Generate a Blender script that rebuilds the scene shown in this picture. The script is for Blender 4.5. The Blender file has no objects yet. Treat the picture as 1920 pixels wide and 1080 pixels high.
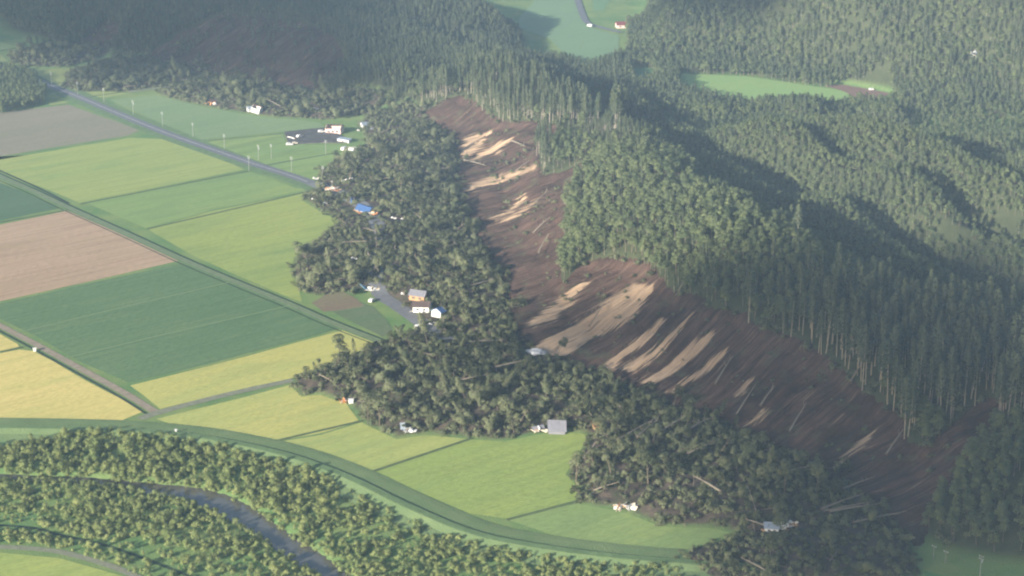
import bpy, math, random
import numpy as np
from mathutils import Vector, Matrix

# ------------------------------------------------------------------ camera, sky, sun, exposure
scene = bpy.context.scene
CAM_H = 300.0                      # helicopter height above the valley floor
FOC = 3900.0                       # focal length in pixels of a 1920 wide frame
PITCH = math.radians(18.5)
ct, st = math.cos(PITCH), math.sin(PITCH)
cam_data = bpy.data.cameras.new('camera')
cam_data.sensor_width = 36.0
cam_data.lens = FOC / 1920.0 * 36.0
cam_data.clip_start = 5.0
cam_data.clip_end = 9000.0
cam = bpy.data.objects.new('camera', cam_data)
scene.collection.objects.link(cam)
cam.location = (0, 0, CAM_H)
cam.rotation_euler = (math.pi / 2 - PITCH, 0, 0)
scene.camera = cam

SUN_EL = math.radians(17)
SHADOW_DIR = Vector((0.66, 0.75, 0)).normalized()      # shadows fall away and to the right
sun_to = Vector((-SHADOW_DIR.x * math.cos(SUN_EL), -SHADOW_DIR.y * math.cos(SUN_EL), math.sin(SUN_EL)))
sun_data = bpy.data.lights.new('sun', 'SUN')
sun_data.energy = 5.0
sun_data.angle = math.radians(0.6)
sun_data.color = (1.0, 0.92, 0.80)
sun = bpy.data.objects.new('sun', sun_data)
scene.collection.objects.link(sun)
sun.rotation_euler = sun_to.to_track_quat('Z', 'Y').to_euler()

world = bpy.data.worlds.new('World')
scene.world = world
world.use_nodes = True
wn = world.node_tree
bg = wn.nodes['Background']
sky = wn.nodes.new('ShaderNodeTexSky')
sky.sky_type = 'NISHITA'
sky.sun_disc = False
sky.sun_elevation = SUN_EL
sky.sun_rotation = math.atan2(sun_to.x, sun_to.y)
sky.air_density = 1.0
sky.dust_density = 1.6
bg.inputs['Strength'].default_value = 0.074
wn.links.new(sky.outputs['Color'], bg.inputs['Color'])

vs = scene.view_settings
vs.view_transform = 'Standard'
vs.look = 'None'
vs.exposure = 1.42
vs.gamma = 1.0
vs.use_curve_mapping = False
scene.cycles.use_denoising = True
scene.cycles.pixel_filter_type = 'BLACKMAN_HARRIS'
scene.cycles.filter_width = 2.2          # soft broadcast lens
scene.cycles.max_bounces = 6
scene.cycles.diffuse_bounces = 2
scene.cycles.transparent_max_bounces = 8
scene.cycles.volume_bounces = 1
scene.cycles.sample_clamp_indirect = 4.0

rng = np.random.default_rng(7)
R = random.Random(11)
C = scene.collection


# ------------------------------------------------------------------ small helpers
def link(o):
    C.objects.link(o)
    return o


def tag(o, label=None, cat=None, group=None, kind=None):
    if label: o['label'] = label
    if cat: o['category'] = cat
    if group: o['group'] = group
    if kind: o['kind'] = kind
    return o


def mesh_obj(name, verts, faces, mats, parent=None, smooth=False, midx=None):
    me = bpy.data.meshes.new(name)
    me.from_pydata([tuple(map(float, v)) for v in verts], [], [tuple(map(int, f)) for f in faces])
    for m in (mats if isinstance(mats, (list, tuple)) else [mats]):
        me.materials.append(m)
    if midx is not None:
        me.polygons.foreach_set('material_index', np.asarray(midx, dtype=np.int32))
    if smooth:
        me.polygons.foreach_set('use_smooth', np.ones(len(me.polygons), dtype=bool))
    me.update()
    o = bpy.data.objects.new(name, me)
    link(o)
    if parent is not None:
        o.parent = parent
    return o


def empty(name, loc, rot=(0, 0, 0)):
    o = bpy.data.objects.new(name, None)
    o.empty_display_size = 0.5
    link(o)
    o.location = loc
    o.rotation_euler = rot
    return o


def child(name, me, parent, mat=None):
    o = bpy.data.objects.new(name, me)
    link(o)
    o.parent = parent
    return o


class MB:
    """collects boxes, bars and slabs into one mesh"""
    def __init__(s): s.v, s.f = [], []

    def add(s, v, f):
        n = len(s.v)
        s.v += [tuple(p) for p in v]
        s.f += [tuple(i + n for i in q) for q in f]
        return s

    def box(s, c, d, rot=None):
        pts = []
        for dz in (-.5, .5):
            for dx, dy in ((-.5, -.5), (.5, -.5), (.5, .5), (-.5, .5)):
                p = Vector((dx * d[0], dy * d[1], dz * d[2]))
                if rot is not None: p = rot @ p
                pts.append(p + Vector(c))
        return s.add(pts, [(0, 3, 2, 1), (4, 5, 6, 7), (0, 1, 5, 4), (1, 2, 6, 5), (2, 3, 7, 6), (3, 0, 4, 7)])

    def tube(s, a, b, r0, r1, n=6):
        a, b = Vector(a), Vector(b)
        d = (b - a).normalized()
        x = d.orthogonal().normalized()
        y = d.cross(x)
        pts = []
        for p, r in ((a, r0), (b, r1)):
            for k in range(n):
                t = 2 * math.pi * k / n
                pts.append(p + x * r * math.cos(t) + y * r * math.sin(t))
        fs = [(k, (k + 1) % n, n + (k + 1) % n, n + k) for k in range(n)]
        fs += [tuple(range(n - 1, -1, -1)), tuple(range(n, 2 * n))]
        return s.add(pts, fs)

    def slab(s, quad, th):
        q = [Vector(p) for p in quad]
        nrm = (q[1] - q[0]).cross(q[2] - q[0]).normalized() * th
        pts = q + [p + nrm for p in q]
        return s.add(pts, [(3, 2, 1, 0), (4, 5, 6, 7), (0, 1, 5, 4), (1, 2, 6, 5), (2, 3, 7, 6), (3, 0, 4, 7)])

    def build(s, name, mat, parent=None, smooth=False):
        return mesh_obj(name, s.v, s.f, mat, parent, smooth)


def hash2(ix, iy, seed):
    h = (ix * 374761393 + iy * 668265263 + seed * 974711) & 0xFFFFFFFF
    h = ((h ^ (h >> 13)) * 1274126177) & 0xFFFFFFFF
    return ((h ^ (h >> 16)) & 0xFFFF) / 65535.0


def vnoise(x, y, seed=0):
    x = np.asarray(x, float); y = np.asarray(y, float)
    ix = np.floor(x).astype(np.int64); iy = np.floor(y).astype(np.int64)
    fx = x - ix; fy = y - iy
    fx = fx * fx * (3 - 2 * fx); fy = fy * fy * (3 - 2 * fy)
    a = hash2(ix, iy, seed); b = hash2(ix + 1, iy, seed)
    c = hash2(ix, iy + 1, seed); d = hash2(ix + 1, iy + 1, seed)
    return (a * (1 - fx) + b * fx) * (1 - fy) + (c * (1 - fx) + d * fx) * fy


def fbm(x, y, seed=0, octv=4):
    s = 0; amp = .5; tot = 0
    for k in range(octv):
        s = s + amp * vnoise(x * 2 ** k, y * 2 ** k, seed + k * 17); tot += amp; amp *= .5
    return s / tot - .5


def inpoly(x, y, poly):
    x = np.asarray(x, float); y = np.asarray(y, float)
    res = np.zeros(x.shape, bool)
    n = len(poly)
    for i in range(n):
        x0, y0 = poly[i]; x1, y1 = poly[(i + 1) % n]
        if y0 == y1: continue
        c = (y0 > y) != (y1 > y)
        res ^= c & (x < (x1 - x0) * (y - y0) / (y1 - y0) + x0)
    return res


def edgedist(x, y, line, closed=True):
    """distance to a polyline and arc length of the nearest point"""
    x = np.asarray(x, float); y = np.asarray(y, float)
    best = np.full(x.shape, 1e9); arc = np.zeros(x.shape)
    s = 0.0
    n = len(line)
    for i in range(n if closed else n - 1):
        x0, y0 = line[i]; x1, y1 = line[(i + 1) % n]
        dx, dy = x1 - x0, y1 - y0
        L2 = dx * dx + dy * dy + 1e-9
        t = np.clip(((x - x0) * dx + (y - y0) * dy) / L2, 0, 1)
        d = np.hypot(x - x0 - t * dx, y - y0 - t * dy)
        m = d < best
        best = np.where(m, d, best); arc = np.where(m, s + t * math.sqrt(L2), arc)
        s += math.sqrt(L2)
    return best, arc


def ray(u, v):
    a = (u - 960.0) / FOC; b = (540.0 - v) / FOC
    return a, ct + b * st, -st + b * ct


def W(u, v, z=0.0):
    """ground point seen at (u, v) of the 1920 wide frame when it lies at height z"""
    a, y, dz = ray(u, v)
    t = (z - CAM_H) / dz
    return a * t, y * t


def project(x, y, z):
    d = y * ct + (CAM_H - z) * st
    up = -(CAM_H - z) * ct + y * st
    return 960 + FOC * x / d, 540 - FOC * up / d


# ------------------------------------------------------------------ terrain height
FOOT = [(20, 62), (150, 95), (280, 115), (400, 140), (520, 165), (640, 190), (740, 205), (800, 215), (850, 245), (872, 290), (870, 350), (890, 400),
        (925, 470), (965, 540), (975, 610), (1010, 655), (1080, 675), (1200, 722), (1290, 762), (1400, 805), (1540, 868),
        (1650, 935), (1710, 1000), (1735, 1030), (1830, 1048), (1925, 1062), (2100, 1085)]
FOOT_W = [W(u, v, 1.0) for u, v in FOOT]
ctrl = []                                       # (x, y, z)
for (x, y) in FOOT_W:
    ctrl.append((x, y, 0.5))
for i, (x, y) in enumerate(FOOT_W):             # valley side of the foot falls below the floor, then is clamped flat
    a = Vector(FOOT_W[max(0, i - 1)]); b = Vector(FOOT_W[min(len(FOOT_W) - 1, i + 1)])
    d = (b - a).normalized()
    nrm = Vector((d.y, -d.x))                   # towards the valley
    if nrm.x > 0: nrm = -nrm
    ctrl.append((x + nrm.x * 45, y + nrm.y * 45, -12))
    if i % 2 == 0:
        ctrl.append((x + nrm.x * 170, y + nrm.y * 170, -16))
for u, v, z in [(830, 190, 9), (860, 180, 13), (900, 205, 15), (940, 228, 15), (1000, 228, 18), (1040, 240, 20), (1005, 290, 13),
                (1080, 310, 20), (1060, 350, 16), (1050, 420, 16), (1045, 500, 14), (1100, 490, 18), (1215, 500, 24),
                (1250, 545, 23), (1310, 580, 22), (1390, 595, 24), (1500, 640, 22), (1560, 685, 20), (1640, 765, 16),
                (1695, 835, 11), (1740, 830, 13), (1800, 790, 16), (1850, 745, 22), (1890, 745, 24),
                (1800, 900, 12), (1900, 900, 18), (1850, 980, 7),
                # far left slope
                (200, 30, 14), (330, 60, 14), (520, 30, 26), (640, 80, 22), (600, 120, 12), (300, 0, 26), (720, 130, 14),
                # valley behind the ridge
                (1400, 160, -6), (1330, 150, -6), (1560, 180, -6), (1240, 140, -6), (1150, 175, -4), (1100, 60, -8), (1000, 60, -8), (1060, 100, -8),
                (1060, 0, -10), (1160, 45, 2), (1180, 130, -2), (1440, 175, -5), (1900, 262, -3), (1790, 225, -4), (1640, 195, -4),
                (1280, 172, -4), (1360, 196, -3), (1450, 196, -4), (1560, 196, -4), (1640, 205, -3), (1700, 220, -3), (1800, 245, -3), (1900, 280, -3),
                (1190, 155, -3), (1240, 168, -4), (1140, 190, -2), (1100, 112, -10), (1040, 80, -10), (1140, 90, -10), (1000, 30, -10), (1100, 20, -10), (1130, 60, -8)]:
    x, y = W(u, v, z)
    ctrl.append((x, y, z))
for u, v, zc in [(1000, 112, 47), (1060, 150, 46), (1110, 205, 46), (900, 100, 44), (830, 90, 43), (700, 55, 45), (560, 0, 48),
                 (1200, 250, 47), (1240, 285, 50), (1285, 335, 44), (1330, 336, 52), (1395, 338, 54), (1430, 420, 49), (1480, 478, 49),
                 (1560, 500, 49), (1700, 555, 49), (1800, 590, 49), (1900, 630, 49), (2050, 690, 49),
                 ]:
    x, y = W(u, v, zc)
    ctrl.append((x, y, zc - (10.0 if 1100 < u < 1450 else 20.0)))                 # canopy heights of the tall front stand
for u, v, zc in [(1258, 268, 13), (1300, 296, 13), (1325, 322, 13), (1450, 400, 16), (1500, 450, 16), (1400, 300, 27), (1550, 440, 19), (1700, 520, 17), (1900, 570, 18),
                 (1500, 380, 33), (1600, 300, 38), (1700, 230, 40), (1450, 195, 40), (1250, 218, 36), (1800, 330, 33), (1900, 395, 24),
                 (1900, 330, 34), (1650, 360, 30), (1750, 430, 24), (1560, 375, 31), (1480, 322, 29), (1550, 345, 20), (1350, 245, 36),
                 (960, 90, 20), (1050, 125, 20), (750, 30, 26), (880, 90, 20), (850, 30, 22), (950, 0, 24),
                 (1200, 100, 26), (1300, 40, 38), (1320, 110, 24), (1500, 100, 31), (1500, 0, 50), (1700, 130, 31), (1700, 0, 52),
                 (1900, 150, 36), (1900, 0, 60), (1900, 215, 25), (1250, 0, 42), (1560, 140, 25), (2050, 100, 55), (2050, 300, 38), (2050, 450, 30)]:
    x, y = W(u, v, zc)
    ctrl.append((x, y, zc - 6.0))                 # lower woods behind
ctrl += [(75, 1140, 8), (110, 1150, 7), (140, 1155, 6), (175, 1150, 5), (215, 1135, 4), (255, 1115, 4), (290, 1085, 4),
         (100, 1190, 0), (140, 1195, -2), (175, 1190, -3), (215, 1175, -3), (255, 1160, -3)]
ctrl = np.array(ctrl)
SC = 200.0


def tps_fit(P):
    n = len(P)
    X = P[:, :2] / SC
    d2 = ((X[:, None] - X[None]) ** 2).sum(-1)
    K = .5 * d2 * np.log(d2 + 1e-12) + np.eye(n) * 0.012
    A = np.zeros((n + 3, n + 3))
    A[:n, :n] = K
    Q = np.c_[np.ones(n), X]
    A[:n, n:] = Q; A[n:, :n] = Q.T
    sol = np.linalg.solve(A, np.r_[P[:, 2], 0, 0, 0])
    return X, sol[:n], sol[n:]


TX, TW, TA = tps_fit(ctrl)
X0, X1, Y0, Y1, GS = -560.0, 640.0, 500.0, 1900.0, 2.5
gx = np.arange(X0, X1 + .1, GS); gy = np.arange(Y0, Y1 + .1, GS)
GX, GY = np.meshgrid(gx, gy)
Z = np.full(GX.shape, TA[0]) + TA[1] * GX / SC + TA[2] * GY / SC
for (px, py), w in zip(TX, TW):
    d2 = (GX / SC - px) ** 2 + (GY / SC - py) ** 2
    Z += w * .5 * d2 * np.log(d2 + 1e-12)
Z = np.clip(Z, -40, 95)
Z = .5 * (Z + np.sqrt(Z * Z + 6)) - .18
Z = np.maximum(Z, 0)
# everything left of the valley edge is the flat floor
vedge = [(x - 60, y) for x, y in FOOT_W]
edge = np.minimum(np.minimum(GX - X0, X1 - GX), np.minimum(GY - Y0 + 60, Y1 - GY))
Z *= np.clip(edge / 120, 0, 1) ** .7
bumps = np.clip(Z / 10, 0, 1)
# short parallel spurs behind the front ridge
RIDGE = [(-60, 1240), (12, 1162), (41, 1042), (62, 985), (76, 900), (98, 884), (112, 795), (150, 745), (180, 695), (230, 640)]
rd, _ = edgedist(GX, GY, RIDGE, closed=False)
behind = inpoly(GX, GY, RIDGE + [(700, 640), (700, 1500), (-60, 1500)])
bk = np.clip((rd - 28) / 40, 0, 1) * behind * np.clip(Z / 5, 0, 1) * np.clip((1330 - GY) / 120, 0, 1)
ph = (.9 * GX + .4 * GY - 506 + fbm(GX / 90, GY / 90, 15, 2) * 40) / 46 * 2 * math.pi
Z = Z + bk * (10.0 * (np.cos(ph) - .75) * (.6 + vnoise(GX / 110, GY / 110, 19) * .9) + 8 * fbm(GX / 60, GY / 60, 23, 2))
Z = np.maximum(Z, 0)
Z += bumps * (fbm(GX / 46, GY / 46, 3, 3) * 7.0 + fbm(GX / 14, GY / 14, 9, 2) * 1.2)
Z = np.maximum(Z, 0)


for flat_px in ([(1120, 150), (1180, 120), (1280, 132), (1420, 136), (1580, 160), (1650, 183), (1925, 238), (2100, 285), (2100, 330), (1925, 287), (1700, 226), (1600, 210), (1450, 204), (1350, 205), (1250, 190), (1140, 196)],
                [(980, -60), (955, 50), (1030, 76), (1055, 106), (1100, 118), (1170, 106), (1172, 60), (1190, -60)]):
    fw_ = [W(u, v) for u, v in flat_px]
    mi = inpoly(GX, GY, fw_)
    dq_ = edgedist(GX, GY, fw_)[0]
    Z *= np.where(mi, 0.0, np.clip(dq_ / 30, 0, 1) ** 1.3)


def sample(A, x, y):
    fx = np.clip((np.asarray(x, float) - X0) / GS, 0, len(gx) - 1.001)
    fy = np.clip((np.asarray(y, float) - Y0) / GS, 0, len(gy) - 1.001)
    ix = fx.astype(int); iy = fy.astype(int)
    fx = fx - ix; fy = fy - iy
    return (A[iy, ix] * (1 - fx) + A[iy, ix + 1] * fx) * (1 - fy) + (A[iy + 1, ix] * (1 - fx) + A[iy + 1, ix + 1] * fx) * fy


def hit(u, v):
    """first terrain point along the line of sight"""
    a, dy, dz = ray(u, v)
    t = np.arange(420, 2000, 1.0)
    x, y, z = a * t, dy * t, CAM_H + dz * t
    g = sample(Z, x, y)
    k = np.argmax(z <= g + .001)
    if not (z <= g + .001).any():
        return W(u, v, 0)
    return x[k], y[k]


def P0(poly, z=0.0):
    return [W(u, v, z) for u, v in poly]


def PT(poly):
    return [hit(u, v) for u, v in poly]


# ------------------------------------------------------------------ regions digitised on the valley floor and the slope
SCAR = [(800, 213), (830, 190), (860, 180), (890, 200), (910, 215), (940, 230), (1000, 228), (1045, 238), (1030, 262), (1000, 278),
        (1005, 300), (1012, 330), (1060, 322), (1100, 302), (1110, 308), (1075, 340), (1058, 370), (1052, 420), (1050, 480), (1042, 530),
        (1060, 530), (1100, 492), (1150, 482), (1215, 500), (1250, 548), (1310, 562), (1320, 582), (1390, 592), (1405, 612), (1500, 642),
        (1560, 684), (1640, 762), (1690, 782), (1692, 835), (1740, 838), (1800, 790), (1840, 752), (1885, 748), (1850, 810), (1780, 900),
        (1740, 960), (1722, 1020), (1700, 995), (1650, 940), (1540, 874), (1400, 810), (1290, 768), (1200, 728), (1080, 680), (1005, 660), (968, 612),
        (958, 542), (918, 472), (882, 402), (862, 352), (864, 290), (842, 248)]
SCAR_FAR = [[(150, 78), (200, 30), (232, 45), (215, 82), (180, 98)],
            [(270, 108), (330, 60), (420, 20), (520, 30), (600, 50), (640, 80), (655, 112), (600, 168), (520, 165), (400, 142)],
            [(760, 30), (830, 40), (880, 70), (965, 112), (930, 118), (850, 84), (780, 58)]]
DEBRIS = [
    [(690, 215), (760, 205), (800, 215), (850, 245), (872, 290), (870, 350), (890, 400), (925, 470), (965, 540), (975, 610), (1010, 658),
     (960, 655), (900, 645), (840, 630), (800, 622), (792, 608), (770, 592), (745, 570), (705, 548), (680, 543), (640, 548), (600, 555), (562, 545), (545, 512),
     (552, 482), (600, 447), (636, 415), (600, 395), (566, 372), (590, 350), (600, 322), (645, 290), (668, 286), (690, 262), (670, 235)],
    [(792, 612), (900, 640), (1010, 655), (1080, 678), (1200, 726), (1290, 766), (1250, 792), (1180, 812), (1110, 816), (1060, 806),
     (1000, 812), (945, 826), (880, 820), (800, 812), (745, 820), (700, 800), (680, 785), (650, 754), (600, 737), (565, 742), (543, 718),
     (600, 690), (690, 650), (740, 638)],
    [(1110, 812), (1180, 806), (1290, 760), (1400, 806), (1540, 870), (1650, 937), (1712, 1004), (1728, 1090), (1330, 1090), (1262, 1050),
     (1290, 1030), (1390, 1000), (1330, 988), (1240, 985), (1165, 957), (1080, 942), (1088, 915), (1062, 888), (1085, 850)],
    [(12, 105), (60, 88), (150, 93), (280, 113), (235, 104), (215, 103), (130, 125), (48, 126), (25, 118)],
    [(112, 162), (135, 132), (215, 112), (280, 113), (400, 138), (350, 155), (240, 173), (150, 172)],
    [(290, 172), (350, 155), (400, 138), (520, 163), (640, 188), (740, 203), (690, 216), (612, 225), (560, 222), (480, 216), (380, 198), (300, 179)]]
GROVE = [(-40, 120), (60, 140), (86, 170), (85, 195), (0, 216), (-40, 222)]
RIVER = [(-60, 880), (60, 884), (180, 889), (300, 900), (380, 908), (432, 922), (486, 949), (548, 994), (610, 1034), (672, 1078), (710, 1110),
         (640, 1110), (600, 1086), (540, 1046), (480, 1006), (430, 975), (390, 955), (330, 937), (240, 918), (140, 905), (60, 902), (-60, 898)]

SCAR_W = PT(SCAR)
SCARF_W = [PT(p) for p in SCAR_FAR]
DEBRIS_W = [P0(p) for p in DEBRIS]
RIVER_W = P0(RIVER)

# debris mounds, river bed
DEB = np.zeros(Z.shape)
for i, p in enumerate(DEBRIS_W):
    m = inpoly(GX, GY, p)
    d = np.zeros(Z.shape)
    d[m] = edgedist(GX[m], GY[m], p)[0]
    DEB = np.maximum(DEB, d)
inDEB = DEB > 0
rough = np.clip(DEB / 7, 0, 1)
Z += rough * (1.1 + 2.2 * np.clip(DEB / 25, 0, 1)) + rough * (fbm(GX / 9, GY / 9, 31, 3) * 3.0)
mr = inpoly(GX, GY, RIVER_W)
dr = np.zeros(Z.shape); dr[mr] = edgedist(GX[mr], GY[mr], RIVER_W)[0]
Z -= np.clip(dr / 2.5, 0, 1) * 2.2


# ------------------------------------------------------------------ materials
class NT:
    def __init__(s, name):
        s.m = bpy.data.materials.new(name)
        s.m.use_nodes = True
        s.t = s.m.node_tree
        s.t.nodes.clear()
        s.out = s.t.nodes.new('ShaderNodeOutputMaterial')

    def n(s, typ, **kw):
        nd = s.t.nodes.new(typ)
        for k, v in kw.items():
            if k.startswith('i_'):
                key = k[2:]
                key = int(key) if key.isdigit() else key.replace('_', ' ')
                if hasattr(v, 'is_output') or isinstance(v, bpy.types.NodeSocket):
                    s.t.links.new(v, nd.inputs[key])
                else:
                    nd.inputs[key].default_value = v
            else:
                setattr(nd, k, v)
        return nd

    def noise(s, vec, scale, detail=3, rough=.55):
        return s.n('ShaderNodeTexNoise', i_Vector=vec, i_Scale=scale, i_Detail=detail, i_Roughness=rough).outputs['Fac']

    def ramp(s, fac, stops):
        r = s.n('ShaderNodeValToRGB', i_Fac=fac)
        e = r.color_ramp.elements
        while len(e) < len(stops): e.new(.5)
        for k, (p, c) in enumerate(stops):
            e[k].position = p
            e[k].color = (c, c, c, 1) if isinstance(c, (int, float)) else (*c, 1)
        return r.outputs['Color']

    def mix(s, fac, a, b, blend='MIX'):
        nd = s.n('ShaderNodeMix', data_type='RGBA', blend_type=blend)
        for key, val in ((0, fac), (6, a), (7, b)):
            if isinstance(val, bpy.types.NodeSocket):
                s.t.links.new(val, nd.inputs[key])
            elif key == 0:
                nd.inputs[0].default_value = val
            else:
                nd.inputs[key].default_value = (*val, 1)
        return nd.outputs[2]

    def math(s, op, a, b=0.0):
        nd = s.n('ShaderNodeMath', operation=op)
        for k, v in enumerate((a, b)):
            if isinstance(v, bpy.types.NodeSocket): s.t.links.new(v, nd.inputs[k])
            else: nd.inputs[k].default_value = v
        return nd.outputs[0]

    def pos(s): return s.n('ShaderNodeNewGeometry').outputs['Position']

    def attr(s, name): return s.n('ShaderNodeAttribute', attribute_name=name).outputs['Fac']

    def mapping(s, vec, scale=(1, 1, 1), rot=(0, 0, 0)):
        return s.n('ShaderNodeMapping', i_Vector=vec, i_Scale=scale, i_Rotation=rot).outputs[0]

    def finish(s, col, rough=.9, spec=.15, bump=None, bstr=.3, bdist=.5, transl=0.0, metal=0.0):
        p = s.n('ShaderNodeBsdfPrincipled')
        if isinstance(col, bpy.types.NodeSocket): s.t.links.new(col, p.inputs['Base Color'])
        else: p.inputs['Base Color'].default_value = (*col, 1)
        p.inputs['Roughness'].default_value = rough
        p.inputs['Specular IOR Level'].default_value = spec
        p.inputs['Metallic'].default_value = metal
        if bump is not None:
            b = s.n('ShaderNodeBump', i_Height=bump, i_Strength=bstr, i_Distance=bdist)
            s.t.links.new(b.outputs[0], p.inputs['Normal'])
        sh = p.outputs[0]
        if transl:
            tr = s.n('ShaderNodeBsdfTranslucent')
            if isinstance(col, bpy.types.NodeSocket): s.t.links.new(col, tr.inputs['Color'])
            mx = s.n('ShaderNodeMixShader', i_0=transl)
            s.t.links.new(sh, mx.inputs[1]); s.t.links.new(tr.outputs[0], mx.inputs[2])
            sh = mx.outputs[0]
        s.t.links.new(sh, s.out.inputs['Surface'])
        return s.m


def foliage(name, a, b, c, rnd=.55):
    """three leaf tones, mixed per tree and by patches of the stand"""
    t = NT(name)
    ps = t.pos()
    r = t.n('ShaderNodeObjectInfo').outputs['Random']
    patch = t.noise(ps, .018, 2)
    leaf = t.noise(ps, .55, 2)
    base = t.mix(t.ramp(t.math('ADD', t.math('MULTIPLY', r, rnd), t.math('MULTIPLY', patch, .75)), [(.3, 0.), (.9, 1.)]), a, b)
    base = t.mix(t.ramp(leaf, [(.5, 0.), (.75, .55)]), base, c)
    return t.finish(base, .75, .2, transl=.36)


M_CONIFER = foliage('conifer_needles', (.064, .090, .050), (.115, .138, .074), (.160, .180, .104))
M_BROAD = foliage('broad_leaves', (.088, .124, .056), (.165, .196, .086), (.230, .252, .125))
M_WILLOW = foliage('willow_leaves', (.165, .220, .078), (.265, .300, .110), (.350, .370, .160))
M_TORN = foliage('torn_leaves', (.078, .100, .052), (.165, .183, .096), (.262, .262, .165), .8)


def bark(name, a, b):
    t = NT(name)
    ps = t.pos()
    col = t.mix(t.noise(t.mapping(ps, (2, 2, .25)), 1.5, 3), a, b)
    return t.finish(col, .9, .1)


M_BARK = bark('pale_bark', (.23, .205, .16), (.37, .33, .265))
M_DARKBARK = bark('grey_bark', (.10, .082, .062), (.19, .158, .122))


def simple(name, col, var=.12, scale=1.2, rough=.8, spec=.25, metal=0.0):
    t = NT(name)
    ps = t.pos()
    d = tuple(max(0, c * (1 - var * 2.2)) for c in col)
    l = tuple(min(1, c * (1 + var)) for c in col)
    return t.finish(t.mix(t.noise(ps, scale, 4), d, l), rough, spec, metal=metal)


# ground of valley and hills
t = NT('ground')
ps = t.pos()
g1 = t.mix(t.ramp(t.noise(ps, .045, 4), [(.35, 0.), (.68, 1.)]), (.095, .180, .062), (.180, .235, .080))
g1 = t.mix(t.ramp(t.noise(ps, .35, 3), [(.52, 0.), (.75, .6)]), g1, (.185, .205, .085))
fl = t.mix(t.noise(ps, .2, 4), (.030, .042, .022), (.070, .075, .036))
md = t.mix(t.ramp(t.noise(ps, .28, 5, .7), [(.38, 0.), (.66, 1.)]), (.040, .034, .028), (.105, .082, .062))
md = t.mix(t.ramp(t.noise(ps, .12, 4), [(.5, 0.), (.66, 1.)]), md, (.050, .062, .030))
col = t.mix(t.attr('hill'), g1, fl)
col = t.mix(t.attr('debris'), col, md)
M_GROUND = t.finish(col, .95, .1, bump=t.noise(ps, 1.2, 4), bstr=.5, bdist=.6)

# landslide scar
t = NT('landslide_soil')
ps = t.pos()
sep = t.n('ShaderNodeCombineXYZ')
ca = t.attr('contour'); sa = t.attr('down')
t.t.links.new(ca, sep.inputs[0]); t.t.links.new(sa, sep.inputs[1])
fv = sep.outputs[0]
streak = t.noise(t.mapping(fv, (.42, .028, 1)), 1.0, 5, .65)
fine = t.noise(t.mapping(fv, (1.7, .07, 1)), 1.0, 4, .6)
soil = t.mix(t.ramp(streak, [(.34, 0.), (.62, 1.)]), (.030, .018, .0145), (.088, .053, .041))
soil = t.mix(t.ramp(fine, [(.50, 0.), (.72, .75)]), soil, (.190, .128, .094))
soil = t.mix(t.ramp(t.noise(ps, .05, 5, .65), [(.46, 0.), (.62, .75)]), soil, (.032, .020, .017))
soil = t.mix(t.ramp(t.noise(ps, .14, 5, .7), [(.54, 0.), (.68, .75)]), soil, (.075, .080, .045))
tanc = t.mix(t.ramp(fine, [(.35, 0.), (.65, 1.)]), (.30, .205, .130), (.45, .325, .215))
tn = t.math('ADD', t.attr('pumice'), t.math('MULTIPLY', t.math('SUBTRACT', streak, .5), 2.6))
tn = t.math('ADD', tn, t.math('MULTIPLY', t.math('SUBTRACT', fine, .5), 1.5))
col = t.mix(t.ramp(tn, [(.46, 0.), (.74, 1.)]), soil, tanc)
M_SOIL = t.finish(col, .95, .08, bump=t.math('ADD', t.math('MULTIPLY', fine, .7), t.noise(ps, 1.0, 4)), bstr=.6, bdist=.7)


def field_mat(name, a, b, rowdir, rowgap=3.0, row=.35, patch=.02, c=None, lodge=None):
    t = NT(name)
    ps = t.pos()
    ang = math.atan2(rowdir[1], rowdir[0])
    along = t.mapping(ps, (1, 1, 1), (0, 0, -ang))
    col = t.mix(t.ramp(t.noise(t.mapping(along, (.35, 1, 1)), patch, 4, .6), [(.32, 0.), (.70, 1.)]), a, b)
    if c is not None:
        col = t.mix(t.ramp(t.noise(t.mapping(along, (.25, 1, 1)), patch * 4.5, 4), [(.50, 0.), (.74, .8)]), col, c)
    lines = t.noise(t.mapping(along, (.02, 1.0 / rowgap, 0)), 1.0, 2)
    dk = tuple(x * .72 for x in a)
    col = t.mix(t.math('MULTIPLY', t.ramp(lines, [(.44, 0.), (.66, 1.)]), row), col, dk)
    fine = t.noise(t.mapping(along, (.25, 1, 1)), 1.1, 3)
    col = t.mix(t.ramp(fine, [(.45, 0.), (.85, .55)]), col, tuple(x * .66 for x in a))
    return t.finish(col, .9, .12, bump=fine, bstr=.6, bdist=.5)


M_ROAD = simple('asphalt', (.135, .14, .15), .2, .35, .8)
M_LINE = simple('road_paint', (.6, .6, .58), .1)
M_DIRT = simple('dirt_track', (.27, .225, .165), .25, .4, .95)
M_GRAVEL = simple('gravel_path', (.20, .21, .145), .25, .5, .95)
M_DITCH = simple('ditch_weed', (.030, .055, .030), .3, .3, .9)
M_BANK = simple('bank_grass', (.085, .120, .050), .25, .3, .9)
M_VERGE = simple('mown_verge', (.115, .185, .075), .25, .25, .9)
t = NT('dike_grass')
ps = t.pos()
col = t.mix(t.ramp(t.noise(ps, .08, 4), [(.35, 0.), (.7, 1.)]), (.125, .185, .078), (.170, .230, .098))
M_DIKE = t.finish(t.mix(t.ramp(t.noise(ps, .9, 3), [(.5, 0.), (.8, .6)]), col, (.15, .19, .085)), .95, .1, bump=t.noise(ps, 1.5, 3), bstr=.5)
t = NT('river_water')
ps = t.pos()
M_WATER = t.finish(t.mix(t.noise(ps, .05, 3), (.062, .060, .050), (.100, .095, .078)), .07, .55, bump=t.noise(ps, .8, 3), bstr=.06, bdist=.2)


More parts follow.
